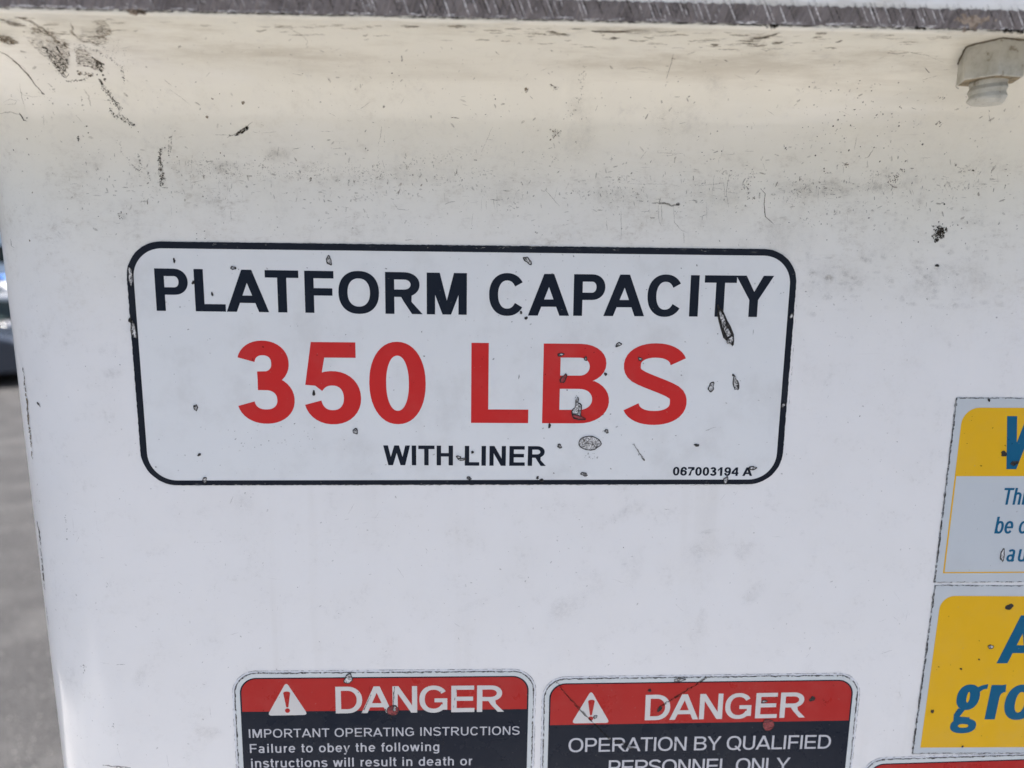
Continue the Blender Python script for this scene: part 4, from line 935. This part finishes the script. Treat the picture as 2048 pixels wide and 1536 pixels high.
lettering(d2, 'OPERATION BY QUALIFIED', (1136.5, 1503.5), (1660, 1496), 27.5, .145, .13, MAT['small_white'], .00028, 1.0)
lettering(d2, 'PERSONNEL ONLY', (1216.5, 1547.5), (1578.5, 1541.5), 27.5, .145, .13, MAT['small_white'], .00028, 1.0)
d3, F3 = danger('red headed decal at the bottom right corner below the yellow decals', (1738, 1527.5), (2230, 1512), .10, 90*PX)
chip(d1, 697, 1357, 18, 22, 0, 'pale', irr=.3); chip(d1, 786, 1420, 24, 24, 0, 'red', irr=.12, rim=1.3); chip(d1, 789, 1416, 8, 12, 0, 'pale', d=.00042, rim=1)
chip(d2, 1536, 1449, 26, 24, -30, 'red', irr=.15, rim=1.2); chip(d2, 1528, 1402, 11, 8, 15, 'pale'); chip(d2, 1624, 1397, 12, 10, 0, 'dark'); chip(d2, 1299, 1380, 8, 6, 0, 'dark'); chip(d2, 1190, 1433, 7, 9, -20, 'pale', rim=1.3); chip(d2, 1319, 1417, 9, 12, -30, 'dark')
chip(d2, 1358, 1359, 22, 8, 0, 'pale', irr=.4, rim=1.2)
ED = lambda pr, pts, wd, st, g=.12, j=.8: edge_dirt(pr, pts, wd, st, gap=g, jit=j, d=.00040)
dirt_obj(d1, [ED(d1, [(742, 1370), (743, 1388), (730, 1415), (722, 1434)], 1.6, .85), ED(d1, [(740, 1370), (736, 1400), (728, 1418)], 1, .6), ED(d1, [(789, 1372), (787, 1400), (786, 1412)], 1.6, .9), ED(d1, [(770, 1416), (775, 1424)], 2.4, .95, 0), ED(d1, [(784, 1433), (781, 1440)], 1.8, .9, 0), ED(d1, [(914, 1372), (909, 1400), (902, 1430)], 1.2, .7, .25), ED(d1, [(890, 1470), (884, 1500)], .8, .4, .3), ED(d1, [(708, 1468), (724, 1470)], 2, .6, .3), specks(60, 490, 1050, 1360, 1530, d=.0004)],
         'scratches', 'dirt_dark', 'thin dark scratches through the word DANGER')
dirt_obj(d2, [ED(d2, [(1112, 1362), (1135, 1392), (1158, 1415), (1180, 1438), (1200, 1458), (1222, 1480), (1262, 1490)], 3.0, .75, .2, 1.6), ED(d2, [(1112, 1362), (1150, 1410), (1182, 1440), (1215, 1474)], 1.2, .9, .1, 1.2), ED(d2, [(1418, 1352), (1380, 1375), (1345, 1397), (1318, 1414)], 2.8, .85, .15, 1.4), ED(d2, [(1412, 1352), (1370, 1384), (1325, 1408)], 1.2, .85, .15, 1.6), ED(d2, [(1344, 1443), (1343, 1460), (1340, 1472), (1352, 1485)], 1.6, .8, .2), ED(d2, [(1246, 1485), (1262, 1496), (1280, 1492)], 3, .7, .3, 2), specks(70, 1100, 1700, 1365, 1530, d=.0004), specks(12, 1640, 1660, 1395, 1412, d=.0004, r1=2)],
         'scratches', 'dirt_dark', 'long diagonal scratches across the red header and triangle')
b_ = Marks()
sc_wall = Marks()

# ============================================================ YELLOW AND BLUE DECALS at the right
def ydecal(label, tl, bl, Wm, yel, thin=None):
    tr = (2048, tl[1]+(2048-tl[0])*.001)
    o = Vector(wp(*tl)); b2 = Vector(wp(*bl)); n = (o-b2).normalized(); u = Vector((n[1], -n[0]))
    Hh = (o-b2).length; W_ = Wm
    F = Frame.__new__(Frame); F.o = o; F.u = u; F.n = n; F.W = W_; F.H = Hh
    c = o+u*W_/2-n*Hh/2
    e = empty('information_decal', (c[0], -.0001, c[1]), label, 'decal', 'yellow and white decals at the right edge')
    film('backing_film', MAT['white_yel'], e, F.w([(0, 0), (0, -Hh), (W_, -Hh), (W_, 0)][::-1][::-1]), .00002, .00022)
    parts = []
    for k, (off, wd, st) in enumerate(((.4, 3.6, .55), (1.2, 2.2, .85))):
        q = [to_px(*p) for p in F.w([(W_*.5, -off*PX), (off*PX, -off*PX), (off*PX, -Hh+off*PX), (W_*.5, -Hh+off*PX)])]
        parts += [edge_dirt(e, [q[0], q[1]], wd*.7, st*.8, d=.00026+k*.00002, gap=.3), edge_dirt(e, [q[1], q[2]], wd, st, d=.00026+k*.00002, gap=.15, jit=.9), edge_dirt(e, [q[2], q[3]], wd*.6, st*.7, d=.00026+k*.00002, gap=.35)]
    return e, F, parts
MAT['white_yel'] = vinyl('grey_white_vinyl', (.52, .555, .58), .34, dirt=.10)
e1, Fa, pa = ydecal('upper yellow and white decal at the right edge with blue text starting with W', (1912, 795), (1867.5, 1165), .10, None)
lx = lambda F, px, py: ((Vector(wp(px, py))-F.o).dot(F.u), (Vector(wp(px, py))-F.o).dot(F.n))
x0, z1 = lx(Fa, 1925.5, 815); _, z0 = lx(Fa, 1914, 952); _, zb = lx(Fa, 1888, 1146)
decal_mesh('yellow_header', MAT['yellow'], e1, [[Fa.w(rrect(x0, .095, z0, z1, 0, 10, (0, 0, 0, 36*PX)))]], .00025)
t_ = 3.4*PX
decal_mesh('yellow_outline', MAT['yellow'], e1, [[Fa.w([(x0, z0+.0001), (x0, zb), (.095, zb), (.095, zb+t_*.8), (x0+t_, zb+t_*.8), (x0+t_, z0+.0001)])]], .00025)
lettering(e1, 'W', (1995, 938), (2092, 938), 106, .178, .15, MAT['blue'], .00028, .72, 'blue lettering starting with W', shear=.04)
lettering(e1, 'Thi', (2002, 1009), (2047, 1009), 33.5, .145, .13, MAT['blue'], .00028, .74, 'blue lettering starting with Thi', shear=.06)
lettering(e1, 'be o', (1987.5, 1066.5), (2052, 1066.5), 33.5, .145, .13, MAT['blue'], .00028, .76, 'blue lettering starting with be o', shear=.06)
lettering(e1, 'aut', (2010.5, 1122.5), (2062, 1122.5), 33.5, .145, .13, MAT['blue'], .00028, .78, 'blue lettering starting with au', shear=.06)
chip(e1, 2028, 926, 15, 10, 0, 'dark'); chip(e1, 2007, 907, 14, 10, -15, 'dark'); chip(e1, 2004, 1110, 10, 24, 4, 'pale', irr=.3); chip(e1, 1977, 800, 5, 6, 0, 'dark')
dirt_obj(e1, pa+[specks(20, 1925, 2045, 820, 1140)], 'dirty_edge', 'dirt_dark', 'dark grime along the cut edges')
e2, Fb, pb = ydecal('lower solid yellow decal at the right edge with large blue letters A and gro', (1869, 1169.5), (1823.5, 1507), .11, None)
x0, z1 = lx(Fb, 1881.5, 1191); _, z0 = lx(Fb, 1842, 1494.5)
decal_mesh('yellow_panel', MAT['yellow'], e2, [[Fb.w(rrect(x0, .106, z0, z1, 0, 10, (0, 0, 0, 32*PX)))]], .00025)
lettering(e2, 'A', (1992, 1326), (2064, 1326), 96, .20, .165, MAT['blue'], .00028, .8, 'blue letter A', shear=.05)
lettering(e2, 'gro', (1902, 1438), (2062, 1438), 94, .21, .16, MAT['blue'], .00028, .90, 'blue lettering starting with gro', shear=.05, glyphs=['G2', 'r', 'o'])
chip(e2, 2017.5, 1213, 16, 12, 10, 'dark', irr=.2); chip(e2, 1980.5, 1293, 12, 9, 15, 'pale', rim=1.5); chip(e2, 1921, 1337, 5, 4, 0, 'dark'); chip(e2, 1957, 1318, 4, 3, 0, 'dark'); chip(e2, 1864, 1422, 6, 9, 0, 'dark'); chip(e2, 1924, 1492, 5, 4, 0, 'dark')
dirt_obj(e2, pb+[specks(24, 1870, 2045, 1200, 1480)], 'dirty_edge', 'dirt_dark', 'dark grime along the cut edges')

# ============================================================ ADDED UNSEEN TRUCK: carries the bucket, bounces light up under the lip
def simple(name, col, rough=.5, metal=0, coat=0, var=.15, scale=6):
    a = M(name); a.color(a.mix(a.math('MULTIPLY', a.noise(scale, None, 6, .6, .35, .7), var), col, tuple(c*.45 for c in col))); return a.fin(rough, .5, coat, metal)
MAT['truck_white'] = simple('truck_white_paint', (.72, .72, .71), .35, 0, .4)
MAT['bounce_deck'] = simple('grey_bounce_deck_paint', (.48, .48, .475), .6, 0, 0, .5)
MAT['steel'] = simple('galvanised_steel', (.35, .36, .37), .5, .6)
MAT['rubber'] = simple('tyre_rubber', (.025, .025, .026), .8)
MAT['rim'] = simple('wheel_rim', (.5, .5, .52), .35, .7)
def wheel(parent, x, y, r_, wd, axis='y'):
    v = []; f = []; n = 32; pr = [(r_*.62, -wd/2), (r_*.92, -wd/2), (r_, -wd*.32), (r_, wd*.32), (r_*.92, wd/2), (r_*.62, wd/2)]
    def pt(rr, t, o): 
        a_, b_ = rr*math.cos(t), rr*math.sin(t)
        return (x+a_, y+o, r_+b_) if axis == 'y' else (x+o, y+a_, r_+b_)
    for i in range(n):
        for rr, o in pr: v.append(pt(rr, 2*math.pi*i/n, o))
    m = len(pr)
    for i in range(n):
        for k in range(m): f.append((i*m+k, ((i+1) % n)*m+k, ((i+1) % n)*m+(k+1) % m, i*m+(k+1) % m))
    wv, wf = v, f
    wh_ = mesh_obj('wheel', wv, wf, MAT['rubber'], parent, smooth=False)
    v = []; f = []
    for s in (-1, 1):
        b = len(v)
        for i in range(n): v.append(pt(r_*.63, 2*math.pi*i/n, s*wd*.38))
        for i in range(n): v.append(pt(r_*.5, 2*math.pi*i/n, s*wd*.30))
        v.append(pt(0, 0, s*wd*.36))
        for i in range(n):
            j = (i+1) % n; f += [(b+i, b+j, b+n+j, b+n+i), (b+n+i, b+n+j, b+2*n)]
    mesh_obj('rim', v, f, MAT['rim'], wh_)
    return wh_
ZD = HC-1.05
truck = empty('added_truck', (1.6, .5, 0), 'added unseen white flatbed truck carrying the bucket and bouncing light under its lip', 'truck')
for nm_, bx in (('bounce_deck', (-1.7, .75, -1.1, .72, ZD-.10, ZD)), ('side_skirt', (-1.60, .7, -1.08, -1.03, ZD-.55, ZD-.103)), ('rear_bumper', (-1.74, -1.66, -1.0, .6, ZD-.62, ZD-.50))):  # added, out of view; its top is sized to bounce sunlight up to the lip
    bevel(mesh_obj(nm_, *box(*bx), MAT['bounce_deck'] if nm_ == 'bounce_deck' else MAT['steel'], truck), .01)
bevel(mesh_obj('chassis_rail', *box(-1.60, 3.0, -.75, -.63, ZD-.42, ZD-.104), MAT['steel'], truck), .005)
bevel(mesh_obj('chassis_rail', *box(-1.60, 3.0, .1, .22, ZD-.42, ZD-.104), MAT['steel'], truck), .005)
bevel(mesh_obj('cab', *box(1.6, 3.2, -1.0, .7, .55, 2.3), MAT['truck_white'], truck), .12, 4)
for x_ in (-.95, 2.4):
    for y_ in (-.90, .50): wheel(truck, x_, y_, .48, .28)

# ============================================================ PARKING LOT BEHIND, at the left edge
def gpt(px, py, z=0):       # where a line of sight meets a level plane
    d = ray(px, py); t = (z-HC)/d.z; return CAM+d*t
def car(loc, rz, paint, glassm, label, L=4.5, W_=1.78, H=1.45, group='cars parked in the lot'):
    e = empty('parked_car', (0, 0, 0), label, 'car', group)
    y0, y1 = -W_/2, W_/2
    def loft(name, secs, mat, sm=True, bev=.03):
        """secs: x, half width, z0, z1"""
        v = []; f = []
        for x, hw, z0, z1 in secs: v += [(x, -hw, z0), (x, hw, z0), (x, hw, z1), (x, -hw, z1)]
        n = len(secs)
        for i in range(n-1):
            for k in range(4): f.append((i*4+k, (i+1)*4+k, (i+1)*4+(k+1) % 4, i*4+(k+1) % 4))
        f += [(3, 2, 1, 0), tuple((n-1)*4+k for k in range(4))]
        return bevel(mesh_obj(name, v, f, mat, e), bev, 3, 20)
    h = W_/2
    loft('body', [(-L/2, h*.86, .36, .66), (-L/2+.12, h*.95, .24, .80), (-L/2+.7, h, .20, .93), (-.9, h, .20, .97), (.9, h, .20, .99), (L/2-.8, h, .20, .98), (L/2-.1, h*.95, .25, .90), (L/2, h*.88, .36, .72)], paint, bev=.06)
    loft('cabin', [(-1.35, h*.82, .90, .97), (-.62, h*.74, .90, H-.03), (.9, h*.74, .90, H), (1.75, h*.80, .90, 1.0)], paint, bev=.05)
    for s in (-1, 1):
        y = s*(h*.765+.012)
        for nm_, xx in (('side_window', ((-1.05, 1.0), (-.62, H-.12), (.05, H-.08), (.05, 1.0))), ('side_window', ((.12, 1.0), (.12, H-.08), (.85, H-.10), (1.35, 1.02)))):
            v = [(x, y+s*.02-(z-1.0)*s*.10, z) for x, z in xx]+[(x, y-s*.05, z) for x, z in xx]
            f = [(0, 1, 2, 3), (4, 7, 6, 5)]+[(i, i+4, (i+1) % 4+4, (i+1) % 4) for i in range(4)]
            mesh_obj(nm_, v, f, glassm, e)
        mesh_obj('headlight', *box(-L/2-.005, -L/2+.25, s*h*.62-.14, s*h*.62+.14, .60, .72), MAT['lamp'], e)
        mesh_obj('tail_light', *box(L/2-.2, L/2+.005, s*h*.66-.13, s*h*.66+.13, .70, .86), MAT['tail'], e)
        mesh_obj('mirror', *box(-.95, -.78, s*(h+.08)-.09, s*(h+.08)+.09, .98, 1.10), paint, e)
        for x_ in (-L/2+.85, L/2-.85):
            wheel(e, x_, s*(h-.10), .32, .21)
    v = [(-1.32, -h*.72, .99), (-1.32, h*.72, .99), (-.66, h*.66, H-.07), (-.66, -h*.66, H-.07)]
    mesh_obj('windscreen', v+[(x-.03, y, z+.03) for x, y, z in v], [(0, 3, 2, 1), (4, 5, 6, 7), (0, 1, 5, 4), (1, 2, 6, 5), (2, 3, 7, 6), (3, 0, 4, 7)], glassm, e)
    mesh_obj('bumper', *box(-L/2-.04, -L/2+.06, -h*.8, h*.8, .28, .45), MAT['rubber'], e)
    e.location = loc; e.rotation_euler = (0, 0, rz)
    return e
MAT['lamp'] = simple('lamp_lens', (.6, .62, .63), .1); MAT['tail'] = simple('red_lens', (.35, .01, .01), .15)
MAT['glass'] = simple('dark_car_glass', (.02, .03, .032), .05)
MAT['paint_dark'] = simple('dark_blue_grey_paint', (.035, .045, .065), .25, .3, .8, .1)
MAT['paint_silver'] = simple('silver_paint', (.55, .57, .60), .25, .4, .8, .1)
MAT['paint_blue'] = simple('blue_paint', (.06, .17, .50), .3, 0, .8, .1)
MAT['paint_white'] = simple('white_paint', (.75, .76, .78), .3, 0, .8, .1)
p = gpt(8, 779)
hd = math.atan2(p.x-CAM.x, p.y-CAM.y)
def place(dist, px=8):
    d = ray(px, 700); k = dist/math.hypot(d.x, d.y); return Vector((CAM.x+d.x*k, CAM.y+d.y*k, 0))
q = place(math.hypot(p.x, p.y+D)+1.0)
car(q+Vector((-1.55, 0, 0)), R(184), MAT['paint_dark'], MAT['glass'], 'dark car nearest to the bucket at the left edge')
q = place(17.3); car(q+Vector((-.3, 0, 0)), R(5), MAT['paint_silver'], MAT['glass'], 'silver car parked behind the dark car')
q = place(22); car(q+Vector((-.5, 0, 0)), R(4), MAT['paint_white'], MAT['glass'], 'white car parked between the silver car and the blue car')
q = place(27.5); car(q+Vector((-.5, 0, 0)), R(3), MAT['paint_blue'], MAT['glass'], 'blue car parked farthest back in the lot')
# low pale building beyond
q = place(62)
bld = empty('warehouse', (q.x, q.y, 0), 'long low pale building on the far side of the parking lot', 'building')
def bb(nm_, x0, x1, y0, y1, z0, z1, mat): return mesh_obj(nm_, *box(q.x+x0, q.x+x1, q.y+y0, q.y+y1, z0, z1), mat, bld)
MAT['wall_pale'] = simple('pale_building_wall', (.60, .70, .80), .8, 0, 0, .12, .6)
bb('wall', -30, 22, 0, 12, 0, 2.9, MAT['wall_pale']); bb('roof', -30.4, 22.4, -.4, 12.4, 2.905, 3.15, MAT['paint_white'])
for k in range(16): bb('window', -28+k*3.1, -26.4+k*3.1, -.04, .02, 1.0, 2.2, MAT['glass'])
bb('door', -14.3, -13.3, -.05, .02, .01, 2.1, MAT['steel'])
print('verts', sum(len(o.data.vertices) for o in bpy.data.objects if o.type == 'MESH'))
